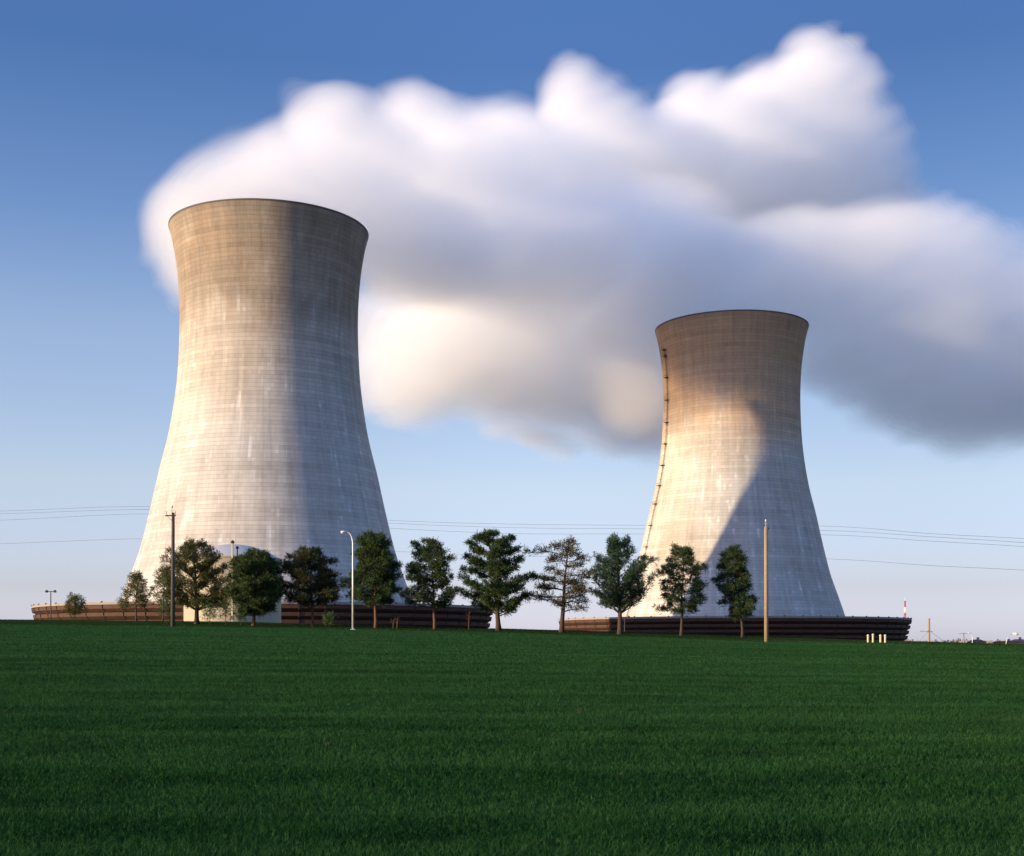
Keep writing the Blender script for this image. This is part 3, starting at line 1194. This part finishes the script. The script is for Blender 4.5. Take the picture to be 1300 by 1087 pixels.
TREES = [
    dict(base_px=173, base_py=790, Y=140, env=[(729, 172, 175), (738, 167, 181), (748, 162, 187), (758, 156, 191), (766, 154, 193), (771, 158, 190)],
         label='small pointed pine against the sunlit left foot of the left tower', mat='needle_gold', seed=3, nbr=34, dens=8, tuft_r=(0.22,0.36), trunk_r=0.11, rise=0.15),
    dict(base_px=207, base_py=789, Y=144, env=[(721, 206, 212), (728, 200, 222), (740, 197, 226), (752, 196, 226), (764, 202, 222), (768, 206, 220)],
         label='thin see-through young pine half hidden behind the leftmost utility pole', mat='needle_gold', seed=4, nbr=26, dens=8, tuft_r=(0.22,0.36), trunk_r=0.09),
    dict(base_px=250, base_py=790, Y=134, env=[(689, 238, 254), (697, 218, 266), (707, 212, 274), (720, 212, 282), (733, 214, 284), (745, 214, 287), (755, 212, 290), (764, 222, 290), (769, 232, 280)],
         label='broad pine with warm sunlit limbs just right of the left utility pole', mat='needle_gold', seed=5, nbr=60, dens=15, inner=0.62, trunk_r=0.25, rise=0.75),
    dict(base_px=322, base_py=792, Y=132, env=[(702, 318, 334), (707, 302, 344), (715, 295, 350), (727, 292, 354), (740, 291, 356), (752, 293, 355), (762, 298, 352), (774, 306, 346), (779, 312, 336)],
         label='dense dark pine with a rounded crown standing in front of the storage tank', mat='needle', seed=6, nbr=92, dens=19, trunk_r=0.19, bark='redbark'),
    dict(base_px=397, base_py=793, Y=134, env=[(698, 386, 400), (704, 374, 414), (714, 366, 426), (725, 360, 424), (738, 358, 432), (750, 357, 434), (759, 362, 432), (766, 372, 426)],
         label='dark pine with a rusty brown patch in its crown, left of the street lamp', mat='needle_mixed', seed=7, nbr=56, dens=19, trunk_r=0.17, bark='redbark'),
    dict(base_px=477, base_py=796, Y=133, env=[(680, 468, 482), (688, 456, 492), (698, 448, 502), (708, 452, 497), (718, 442, 505), (729, 446, 506), (742, 440, 504), (752, 440, 510), (762, 452, 508), (767, 462, 500)],
         label='tall dense dark pine with layered boughs just right of the street lamp', mat='needle', seed=8, nbr=78, dens=19, trunk_r=0.18, bark='redbark', rise=0.2),
    dict(base_px=552, base_py=798, Y=134, env=[(687, 540, 552), (694, 524, 558), (704, 520, 570), (716, 514, 573), (728, 514, 572), (740, 510, 570), (752, 508, 576), (762, 512, 582), (769, 520, 578)],
         label='bushy pine standing at the right foot of the left tower, its crown half on sky', mat='needle', seed=9, nbr=52, dens=17, trunk_r=0.17, bark='redbark'),
    dict(base_px=633, base_py=800, Y=134, env=[(677, 600, 640), (684, 596, 652), (696, 592, 660), (708, 590, 664), (720, 590, 664), (732, 582, 668), (744, 580, 668), (756, 590, 668), (766, 600, 664), (776, 608, 660)],
         label='largest dark pine against open sky between the towers, left of the browned pine', mat='needle', seed=10, nbr=56, dens=20, ntuft=4, trunk_r=0.28, rise=0.5, gap=0.12),
    dict(base_px=713, base_py=802, Y=134, env=[(686, 718, 726), (694, 690, 738), (702, 674, 734), (712, 676, 742), (722, 684, 750), (733, 670, 756), (744, 674, 752), (755, 672, 748), (764, 684, 752), (774, 700, 748)],
         label='sparse pine with browned needles alone against the sky between the towers', mat='needle_brown', seed=11, nbr=40, dens=10, trunk_r=0.27, rise=0.1, gap=0.1),
    dict(base_px=787, base_py=803, Y=133, env=[(683, 778, 790), (690, 768, 808), (700, 764, 820), (712, 758, 828), (724, 757, 828), (736, 756, 828), (748, 754, 824), (760, 756, 812), (770, 764, 800)],
         label='blue green pine with a forked trunk overlapping the left edge of the right tower', mat='needle_blue', seed=12, nbr=58, dens=16, trunk_r=0.26, rise=0.85,
         fork=[(2.2, 2.0, 0.3, 5.6, 0.13), (2.6, -1.0, -0.3, 5.4, 0.10)]),
    dict(base_px=865, base_py=804, Y=135, env=[(696, 858, 878), (704, 852, 880), (714, 853, 882), (722, 842, 892), (734, 834, 894), (744, 832, 892), (756, 836, 892), (768, 834, 888), (778, 838, 880)],
         label='dark uneven pine in front of the sunlit lower left of the right tower', mat='needle', seed=13, nbr=44, dens=18, trunk_r=0.17, rise=0.15, gap=0.08),
    dict(base_px=943, base_py=806, Y=136, env=[(697, 928, 934), (704, 920, 938), (714, 912, 944), (724, 910, 946), (736, 912, 946), (750, 914, 950), (764, 920, 956), (776, 920, 960), (784, 924, 954)],
         label='narrow dark pine at the right end of the row, beside the bare wooden pole', mat='needle', seed=14, nbr=54, dens=18, tuft_r=(0.24,0.42), trunk_r=0.16, rise=0.1),
    dict(base_px=95, base_py=787, Y=152, env=[(757, 93, 98), (764, 87, 104), (771, 85, 107), (777, 86, 106), (781, 90, 104)],
         label='small round bushy pine in front of the far left end of the louvre ring', mat='needle_gold', seed=15, nbr=22, dens=8, tuft_r=(0.2,0.34), trunk_r=0.08, rise=0.3),
]
for t in TREES:
    tree(**t)


def sapling(px, py0, py1, hw, Y, label, seed):
    tree(px, py1, Y, [(py0, px - 2, px + 2), ((py0 * 2 + py1) / 3, px - hw * .7, px + hw * .7), ((py0 + py1 * 2) / 3, px - hw, px + hw), (py1 - 4, px - hw * .7, px + hw * .7)],
         label, 'sapling', 'bark', seed, 12, 6, 0.03, name='sapling', tuft_r=(0.16, 0.26), ntuft=2, rise=0.6, cat='sapling', group='saplings growing under the pine row')


sapling(212, 762, 788, 12, 133, 'thin leafy sapling right behind the base of the left utility pole', 31)
sapling(266, 766, 790, 10, 131, 'low wispy sapling just right of the round crowned pine trunk, on the sunlit tank wall', 32)
sapling(286, 760, 791, 10, 131, 'taller wispy sapling left of the tank pipe, against the sunlit tank wall', 33)
sapling(306, 770, 792, 9, 131, 'wispy sapling between the tank pipe and the dense dark pine trunk', 34)
sapling(418, 779, 794, 7, 132, 'pale green sapling between the rusty patched pine and the street lamp', 35)


def bare_stem(px, py0, py1, Y, rad, label):
    p0, p1 = PX(px, py1, Y), PX(px + 0.6, py0, Y)
    z = GZ(p0.x, Y)
    root = empty('young_tree', (p0.x, Y, z - 0.03))
    tag(root, label, 'young tree', 'bare young stems among the pines')
    b = MB()
    H = p1.z - z
    b.tube([(0, 0, 0), (0.03, 0, H * .5), (0.06, 0.02, H)], [rad, rad * .8, rad * .4], 6)
    for k in range(4):
        t = 0.5 + 0.13 * k
        s = 1 if k % 2 else -1
        b.tube([(0.04, 0, H * t), (0.04 + s * 0.35, 0.1, H * t + 0.3)], [rad * .45, rad * .15], 4)
    b.build('trunk', MT['redbark'], root, True)


bare_stem(499, 786, 797, 133, 0.05, 'shorter reddish bare stem right of the tall layered pine')
bare_stem(504, 784, 797, 133, 0.06, 'second reddish bare stem right of the tall layered pine, beside a shorter one')
bare_stem(595, 776, 798, 133, 0.05, 'lone thin reddish stem left of the largest pine')

# ------------------------------------------------------------------ poles, lamp, bollards, tank


def ground_pt(px, Y):
    x = (px - CX) / F * Y
    return Vector((x, Y, GZ(x, Y)))


def insulator(root, p, s=1.0):
    b = MB()
    b.lathe([(0.012 * s, 0), (0.012 * s, 0.10 * s), (0.045 * s, 0.10 * s), (0.06 * s, 0.14 * s), (0.035 * s, 0.17 * s), (0.06 * s, 0.20 * s), (0.03 * s, 0.26 * s), (0.001, 0.27 * s)], 10, c=p)
    b.build('insulator', MT['ceramic'], root, True)


Y = 116.0
g = ground_pt(219.5, Y)
ztop = PX(220, 651, Y).z - g.z
up = empty('utility_pole', g)
tag(up, 'dark wooden utility pole with one short crossarm and insulators, at left', 'utility pole', 'tall wooden poles at the far edge of the lawn')
b = MB()
b.tube([(0, 0, -0.3), (0.0, 0, ztop * 0.5), (0.03, 0, ztop)], [0.20, 0.17, 0.135], 14)
b.build('pole', MT['wood_shaded'], up, True)
b = MB()
b.box((-0.16, -0.17, ztop - 0.28), (0.95, 0.10, 0.12))
b.box((0.0, -0.17, ztop - 0.28), (0.06, 0.14, 0.2))
b.bar((-0.50, -0.17, ztop - 0.30), (-0.02, -0.15, ztop - 0.75), 0.035, 0.035)
b.build('crossarm', MT['wood_shaded'], up)
for x in (-0.56, 0.24):
    insulator(up, (x, -0.17, ztop - 0.22), 1.3)
b = MB()
b.tube([(-0.05, -0.15, ztop - 0.15), (-0.05, -0.15, ztop + 0.30)], 0.02, 6)
b.build('pin', MT['iron'], up)
insulator(up, (-0.05, -0.15, ztop + 0.24), 1.6)

Y = 117.0
g = ground_pt(973, Y)
ztop = PX(972, 669, Y).z - g.z
up2 = empty('utility_pole', g)
tag(up2, 'bare tan wooden pole without a crossarm, before the right tower', 'utility pole', 'tall wooden poles at the far edge of the lawn')
b = MB()
b.tube([(0, 0, -0.3), (-0.02, 0, ztop * 0.5), (-0.05, 0, ztop)], [0.20, 0.185, 0.165], 14)
b.build('pole', MT['wood_tan'], up2, True)
b = MB()
b.tube([(-0.05, 0, ztop), (-0.05, 0, ztop + 0.3)], 0.025, 6)
b.tube([(-0.2, 0, ztop + 0.32), (0.1, 0, ztop + 0.32)], 0.03, 6)
b.build('bracket', MT['galv'], up2)
insulator(up2, (-0.05, 0, ztop + 0.3), 1.5)
b = MB()
b.lathe([(0.02, 0), (0.09, 0.02), (0.09, 0.16), (0.02, 0.22)], 10, c=(0.12, -0.1, ztop - 0.25))
b.build('cap_box', MT['iron'], up2, True)


def lamp_single(px, py_top, py_base, Y, head_dx, label, group, arm=1.0, r0=0.085, zg=None):
    """curved-arm street lamp; head_dx metres from the pole to the head centre (sign = side)"""
    g = ground_pt(px, Y)
    if zg is not None:
        g.z = zg
    H = PX(px, py_top, Y).z - g.z
    root = empty('street_lamp', g)
    tag(root, label, 'street lamp', group)
    b = MB()
    s = 1 if head_dx > 0 else -1
    a = abs(head_dx)
    pts = [(0, 0, 0), (0, 0, H * 0.5), (0, 0, H - a * 1.5)]
    rad = [r0, r0 * 0.85, r0 * 0.7]
    for k in range(1, 8):
        th = math.pi / 2 * k / 7
        pts.append((s * a * 0.62 * (1 - math.cos(th)), 0, H - a * 1.5 + a * 1.35 * math.sin(th)))
        rad.append(r0 * (0.7 - 0.3 * k / 7))
    pts.append((s * a * 0.8, 0, H - a * 0.13))
    rad.append(r0 * 0.38)
    b.tube(pts, rad, 10)
    b.build('pole', MT['galv'], root, True)
    b = MB()
    b.box((0, 0, 0.04), (r0 * 4, r0 * 4, 0.08))
    b.build('base_plate', MT['galv'], root)
    # cobra head
    b = MB()
    vs, fs = [], []
    L, W_, H_ = a * 0.55, a * 0.24, a * 0.16
    n = 12
    secs = [(-0.9, 0.25), (-0.5, 0.7), (0, 1.0), (0.5, 1.0), (0.9, 0.65), (1.0, 0.25)]
    for (u, k) in secs:
        for i in range(n):
            th = 2 * math.pi * i / n
            vs.append((s * (a * 1.0 + u * L * 0.6), math.cos(th) * W_ * k, H - a * 0.15 + math.sin(th) * H_ * k * (1.0 if math.sin(th) > 0 else 0.3)))
    for j in range(len(secs) - 1):
        for i in range(n):
            p = j * n + i
            q = j * n + (i + 1) % n
            fs.append((p, q, q + n, p + n))
    fs.append(tuple(range(n))[::-1])
    fs.append(tuple((len(secs) - 1) * n + i for i in range(n)))
    b.add(vs, fs)
    hd = b.build('lamp_head', MT['lampglass'], root, True)
    b = MB()
    b.lathe([(0.001, -0.55 * H_ * 1.6), (W_ * 0.6, -0.35 * H_ * 1.6), (W_ * 0.8, 0), (W_ * 0.8, 0.02)], 12, c=(s * (a * 1.1), 0, H - a * 0.15 - H_ * 0.2))
    b.build('lens', MT['lampglass'], hd, True)
    return root


lamp_single(448, 674, 801, 117, -0.85, 'tall grey street lamp with a pale head facing left, before the left tower', 'street lamps', r0=0.10)


def bollard(px, py0, py1, Y, label):
    g = ground_pt(px, Y)
    H = PX(px, py0, Y).z - g.z
    root = empty('bollard', g)
    tag(root, label, 'bollard', 'cream bollards at the right tower')
    b = MB()
    b.lathe([(0.10, -0.1), (0.10, H - 0.1), (0.08, H - 0.03), (0.001, H)], 14)
    b.build('post', MT['cream'], root, True)
    b = MB()
    b.lathe([(0.095, H - 0.16), (0.12, H - 0.14), (0.12, H - 0.02), (0.06, H + 0.03), (0.001, H + 0.04)], 14)
    b.build('cap', MT['cream'], root, True)


bollard(1102, 806, 815, 127, 'first cream bollard from the left, left of a close pair before the louvre ring')
bollard(1108.3, 805, 815, 127, 'second cream bollard from the left, the tallest standing of the four')
bollard(1117.8, 806, 816, 127, 'third cream bollard from the left, just right of the wide gap')
bollard(1123.8, 806, 816, 127, 'rightmost cream bollard of the four before the right louvre ring')

# storage tank
Yt = 205.0
cxp = 295.5
tr = M(60.5, Yt)
tc_ = PX(cxp, 816, Yt)
zw = PX(cxp, 705.5, Yt - tr).z
zd = PX(cxp, 691.5, Yt).z
base = -3.0
tk = empty('storage_tank', (tc_.x, Yt, base))
tag(tk, 'domed steel storage tank behind the pines, before the left tower', 'storage tank')
b = MB()
hw_ = zw - base
b.lathe([(tr, 0), (tr, hw_ * 0.25), (tr, hw_ * 0.5), (tr, hw_ * 0.75), (tr, hw_)], 96)
b.build('wall', MT['tank'], tk, True)
b = MB()
for k in range(1, 6):
    z = hw_ * k / 6
    b.lathe([(tr + 0.002, z - 0.05), (tr + 0.035, z - 0.04), (tr + 0.035, z + 0.04), (tr + 0.002, z + 0.05)], 96, closed=True)
b.lathe([(tr + 0.003, hw_ - 0.22), (tr + 0.12, hw_ - 0.22), (tr + 0.12, hw_ + 0.02), (tr - 0.2, hw_ + 0.02)], 96, closed=True)
b.build('stiffener_rings', MT['tank'], tk)
b = MB()
dh = zd - zw
prof = []
for k in range(13):
    t = k / 12
    prof.append((max(0.001, (tr - 0.06) * (1 - t)), hw_ + 0.025 + dh * (1 - (1 - t) ** 2.0)))
b.lathe(prof, 96)
b.build('dome', MT['tankroof'], tk, True)
# pipe up the wall to the dome's crown
azp = -math.pi / 2 + 0.19 + 0.02
pr_ = tr + 0.35
pxp, pyp = pr_ * math.cos(azp), pr_ * math.sin(azp)
b = MB()
ptop = PX(297, 689.5, Yt - tr).z - base
b.tube([(pxp, pyp, 0), (pxp, pyp, hw_ * 0.5), (pxp, pyp, ptop)], 0.13, 8)
for k in range(6):
    z = hw_ * (k + 0.5) / 6
    b.bar((pxp, pyp, z), (pxp * 0.96, pyp * 0.96, z), 0.1, 0.1)
b.build('pipe', MT['cream'], tk, True)
b = MB()
b.lathe([(0.05, 0), (0.28, 0.05), (0.28, 0.35), (0.1, 0.5), (0.001, 0.52)], 12, c=(pxp, pyp, ptop - 0.1))
b.build('vent_cap', MT['iron'], tk, True)
b = MB()
px2, py2 = pxp + 0.62, pyp + 0.5
b.tube([(px2, py2, hw_ - 0.2), (px2, py2, ptop - 0.8)], 0.10, 8)
b.lathe([(0.05, 0), (0.24, 0.05), (0.24, 0.3), (0.1, 0.45), (0.001, 0.47)], 12, c=(px2, py2, ptop - 0.9))
b.build('vent_pipe', MT['iron'], tk, True)
# caged ladder on the far left edge of the tank, seen as a dark line
azl = -math.pi / 2 + 0.19 - math.radians(86)
b = MB()
for s in (-0.22, 0.22):
    lx = (tr + 0.2) * math.cos(azl) - s * math.sin(azl)
    ly = (tr + 0.2) * math.sin(azl) + s * math.cos(azl)
    b.bar((lx, ly, 0), (lx, ly, hw_ + 0.9), 0.07, 0.07)
for k in range(int(hw_ / 0.35)):
    z = 0.3 + k * 0.35
    lx0 = (tr + 0.2) * math.cos(azl)
    ly0 = (tr + 0.2) * math.sin(azl)
    b.bar((lx0 + 0.22 * math.sin(azl), ly0 - 0.22 * math.cos(azl), z), (lx0 - 0.22 * math.sin(azl), ly0 + 0.22 * math.cos(azl), z), 0.04, 0.04)
b.build('ladder', MT['iron'], tk)

# ------------------------------------------------------------------ far things


def twin_lamp(px, py_top, Y, label):
    g = ground_pt(px, Y)
    H = PX(px, py_top, Y).z - g.z
    root = empty('street_lamp', g)
    tag(root, label, 'street lamp', 'street lamps')
    b = MB()
    b.tube([(0, 0, -0.2), (0, 0, H)], [0.10, 0.06], 8)
    b.build('pole', MT['iron'], root, True)
    b = MB()
    L = M(6.2, Y)
    b.tube([(-L, 0, H), (L, 0, H)], 0.05, 6)
    b.build('crossbar', MT['iron'], root, True)
    for s in (-1, 1):
        b = MB()
        b.box((s * L * 0.86, 0, H - 0.02), (L * 0.42, 0.34, 0.24))
        b.box((s * L * 0.86, 0, H + 0.13), (L * 0.30, 0.22, 0.1))
        b.build('lamp_head', MT['iron'], root)
    return root


twin_lamp(64.5, 751, 165, 'thin dark twin headed lamp at far left, over the left end of the louvre ring')
twin_lamp(793, 783.5, 175, 'short dark twin headed lamp behind the forked pine trunk, over the right ring')


def tall_pole(px, py_top, Y, rad, mat, label, arms=(), guys=(), zg=-3.0, cat='utility pole', group=None, name='utility_pole'):
    x = (px - CX) / F * Y
    H = PX(px, py_top, Y).z - zg
    root = empty(name, (x, Y, zg))
    tag(root, label, cat, group)
    b = MB()
    b.tube([(0, 0, -0.3), (0, 0, H)], [rad, rad * 0.75], 9)
    b.build('pole', mat, root, True)
    for (dz, l, r_) in arms:
        b = MB()
        b.box(((l + r_) / 2, -rad - 0.08, H - dz), (r_ - l, 0.16, 0.2))
        b.build('crossarm', mat, root)
        for q in np.linspace(l + 0.1, r_ - 0.1, 3):
            insulator(root, (q, -rad - 0.08, H - dz + 0.1), 2.0)
    for (dz, dx, dy) in guys:
        b = MB()
        b.tube([(0, 0, H - dz), (dx, dy, 0)], 0.05, 5)
        b.build('guy_wire', MT['wire'], root)
    return root


FG = 'far poles beyond the right tower'
tall_pole(1179.5, 785, 420, 0.42, MT['wood_tan'], 'distant tall wooden pole with guy wires, just right of the right louvre ring', arms=[(4.3, -3.2, 1.2)], guys=[(4, 13, 4), (4, -7, 3)], group=FG)
tall_pole(1223.5, 802.5, 520, 0.30, MT['wood_tan'], 'distant low wooden pole with one long crossarm, left of the brown roofed house', arms=[(0.6, -2.1, 2.0)], group=FG)

# red and white lattice mast
Ym = 900.0
xm = (1149 - CX) / F * Ym
Hm = PX(1149, 763, Ym).z + 3
ms = empty('radio_mast', (xm, Ym, -3.0))
tag(ms, 'slim red and white lattice mast rising behind the right end of the right ring', 'radio mast')
nseg = 8
for k in range(nseg):
    b = MB()
    z0, z1 = Hm * k / nseg, Hm * (k + 1) / nseg
    w0 = 1.3 - 0.7 * k / nseg
    w1 = 1.3 - 0.7 * (k + 1) / nseg
    cs = [(1, 1), (-1, 1), (-1, -1), (1, -1)]
    for (a_, c_) in cs:
        b.bar((a_ * w0 / 2, c_ * w0 / 2, z0), (a_ * w1 / 2, c_ * w1 / 2, z1), 0.28, 0.28)
    for i in range(4):
        p, q = cs[i], cs[(i + 1) % 4]
        zm = (z0 + z1) / 2
        wm = (w0 + w1) / 2
        b.bar((p[0] * w0 / 2, p[1] * w0 / 2, z0), (q[0] * wm / 2, q[1] * wm / 2, zm), 0.16, 0.16)
        b.bar((q[0] * wm / 2, q[1] * wm / 2, zm), (p[0] * w1 / 2, p[1] * w1 / 2, z1), 0.16, 0.16)
        b.bar((p[0] * w0 / 2, p[1] * w0 / 2, z0), (q[0] * w0 / 2, q[1] * w0 / 2, z0), 0.16, 0.16)
    b.build('mast_section', MT['red'] if k % 2 else MT['white'], ms)
b = MB()
b.lathe([(0.9, 0), (1.5, 0.2), (1.5, 0.9), (0.9, 1.1)], 12, c=(0, 0, Hm * 0.62))
b.build('platform', MT['red'], ms)
b = MB()
b.tube([(0, 0, Hm), (0, 0, Hm + 2.5)], 0.12, 6)
b.build('antenna', MT['white'], ms)

# two far lamps
lamp_single(1234.5, 803, 818, 330, -0.9, 'distant street lamp with a short arm, before the brown roofed house', 'street lamps', r0=0.14, zg=-3.0)
lamp_single(1277, 803.2, 819, 300, 2.2, 'distant street lamp with a long arm reaching right, at the right edge', 'street lamps', r0=0.13, zg=-3.0)


def house(px0, px1, py_eave, py_ridge, Y, label, wallm, roofm, nwin, group=None, hip=0.18, base=-3.0, cat='house', depth=10):
    x0, x1 = (px0 - CX) / F * Y, (px1 - CX) / F * Y
    xc = (x0 + x1) / 2
    L = x1 - x0
    he = PX(px0, py_eave, Y).z - base
    hr = PX(px0, py_ridge, Y).z - base
    root = empty('house', (xc, Y + depth / 2, base))
    tag(root, label, cat, group)
    b = MB()
    b.box((0, 0, he / 2), (L, depth, he))
    b.build('wall', wallm, root)
    b = MB()
    o_ = 0.5
    hh = L * hip
    vs = [(-L / 2 - o_, -depth / 2 - o_, he + 0.01), (L / 2 + o_, -depth / 2 - o_, he + 0.01), (L / 2 + o_, depth / 2 + o_, he + 0.01), (-L / 2 - o_, depth / 2 + o_, he + 0.01), (-L / 2 + hh, 0, hr), (L / 2 - hh, 0, hr)]
    b.add(vs, [(0, 1, 5, 4), (1, 2, 5), (2, 3, 4, 5), (3, 0, 4), (0, 3, 2, 1)])
    rf = b.build('roof', roofm, root)
    b = MB()
    b.box((L * 0.12, 0.4, hr + 0.2), (1.0, 1.0, 1.8))
    b.build('chimney', wallm, rf)
    for i in range(nwin):
        b = MB()
        x = -L / 2 + L * (i + 0.5) / nwin
        b.box((x, -depth / 2 - 0.03, he * 0.58), (L / nwin * 0.42, 0.12, he * 0.34))
        b.build('window', MT['glass'], root)
    return root


house(1238, 1252, 815.2, 812.0, 620, 'distant low brown roofed house left of the long armed lamp', MT['wall'], MT['roof'], 4, 'distant low buildings at right')
house(1270, 1296, 815.6, 814.0, 640, 'long low distant building with a brown roof at the right edge', MT['wall'], MT['roof'], 7, 'distant low buildings at right', hip=0.05)
house(1290, 1306, 814.5, 811.5, 700, 'distant brick house behind the long low building, cut by the right edge', MT['wall'], MT['red'], 4, 'distant low buildings at right')


def vehicle(px, Y, L, H, mat, label, seed):
    x = (px - CX) / F * Y
    g = -3.0
    root = empty('parked_van', (x, Y, g))
    tag(root, label, 'van', 'white vehicles parked far off at right')
    b = MB()
    prof = [(-L / 2, 0.45), (L / 2, 0.45), (L / 2, 1.05), (L * 0.36, 1.2), (L * 0.22, H - 0.1), (L * 0.16, H), (-L / 2 + 0.1, H), (-L / 2, H - 0.15)]
    n = len(prof)
    vs = [(a, -1, c) for a, c in prof] + [(a, 1, c) for a, c in prof]
    fs = [tuple(range(n)), tuple(range(2 * n - 1, n - 1, -1))] + [(i, i + n, (i + 1) % n + n, (i + 1) % n) for i in range(n)]
    b.add(vs, fs)
    b.build('body', mat, root)
    b = MB()
    b.box((L * 0.05, -1.01, H * 0.72), (L * 0.30, 0.04, H * 0.24))
    b.build('window', MT['glass'], root)
    for sx_ in (-0.3, 0.32):
        for sy in (-0.9, 0.9):
            b = MB()
            b.tube([(L * sx_, sy - 0.12, 0.36), (L * sx_, sy + 0.12, 0.36)], 0.36, 14)
            b.build('wheel', MT['iron'], root)


vehicle(1213, 330, 4.6, 2.6, MT['white'], 'distant white van left of the low pole with the crossarm', 1)
vehicle(1261, 380, 5.2, 2.3, MT['white'], 'distant white van between the brown roofed house and the long armed lamp', 2)

# far-off bare wood along the horizon
r = np.random.default_rng(5)
vv, n = [], 5200
u = r.random(n)
bear = np.where(r.random(n) < 0.5, r.uniform(-0.62, -0.30, n), r.uniform(0.28, 0.62, n))
dist = r.uniform(1100, 2300, n)
ht = (3 + 5 * r.random(n)) * (0.7 + 0.5 * (vnoise(np.stack([bear * 60, dist * 0.003, dist * 0], -1), 3) * 0.5 + 0.5))
x = bear * dist
q = []
for k in range(7):
    a = r.random(n) * 6.28
    bx_ = x + r.normal(size=n) * 2.2
    zt = ht * r.uniform(0.5, 1.0, n)
    wv = np.stack([np.cos(a), np.sin(a), np.zeros(n)], -1) * (1.0 + 1.4 * r.random(n))[:, None]
    b0 = np.stack([bx_, dist + r.normal(size=n) * 2, np.full(n, -3.2)], -1)
    tp = b0 + np.stack([r.normal(size=n) * 1.5, r.normal(size=n) * 1.5, zt + 0.2], -1)
    q.append(np.stack([b0 - wv * 0.25, b0 + wv * 0.25, tp + wv * 0.5, tp - wv * 0.35], 1))
V = np.concatenate(q).reshape(-1, 3)
tag(fast_mesh('distant_wood', V, np.arange(len(V)).reshape(-1, 4), MT['bare']), 'far bare woodland along the horizon at both edges', 'woodland', kind='stuff')

# ------------------------------------------------------------------ overhead wires far behind the towers
def wire(pts, Y, label):
    P_ = [PX(a, b_, Y) for a, b_ in pts]
    # Catmull-Rom smoothing
    out = []
    for i in range(len(P_) - 1):
        p0, p1, p2, p3 = P_[max(i - 1, 0)], P_[i], P_[i + 1], P_[min(i + 2, len(P_) - 1)]
        for k in range(6):
            t = k / 6
            out.append(0.5 * ((2 * p1) + (p2 - p0) * t + (2 * p0 - 5 * p1 + 4 * p2 - p3) * t * t + (3 * p1 - p0 - 3 * p2 + p3) * t ** 3))
    out.append(P_[-1])
    b = MB()
    b.tube(out, 0.085, 5)
    tag(b.build('power_line', MT['wire']), label, 'power line', 'overhead power lines behind the towers')


wire([(-250, 658), (0, 649), (193, 643), (340, 652), (500, 661), (650, 665.5), (820, 667), (1047, 668), (1180, 677.5), (1300, 684), (1500, 698)], 760, 'topmost of the overhead wires crossing the sky behind the towers')
wire([(-250, 660), (0, 652.5), (193, 647), (340, 655), (500, 664.5), (650, 670), (820, 671.5), (1047, 673.5), (1180, 681.5), (1300, 689), (1500, 704)], 764, 'second of the overhead wires from the top, close under the first')
wire([(-250, 668), (0, 660.5), (193, 652.5), (340, 662), (500, 671), (650, 677.5), (820, 678), (1047, 679), (1180, 687), (1300, 694), (1500, 708)], 768, 'third of the overhead wires from the top')
wire([(-250, 698), (0, 690.5), (193, 684), (340, 691), (500, 700), (650, 706), (820, 706.5), (1047, 709.5), (1180, 718), (1300, 724), (1500, 736)], 772, 'lowest overhead wire, well under the other three')
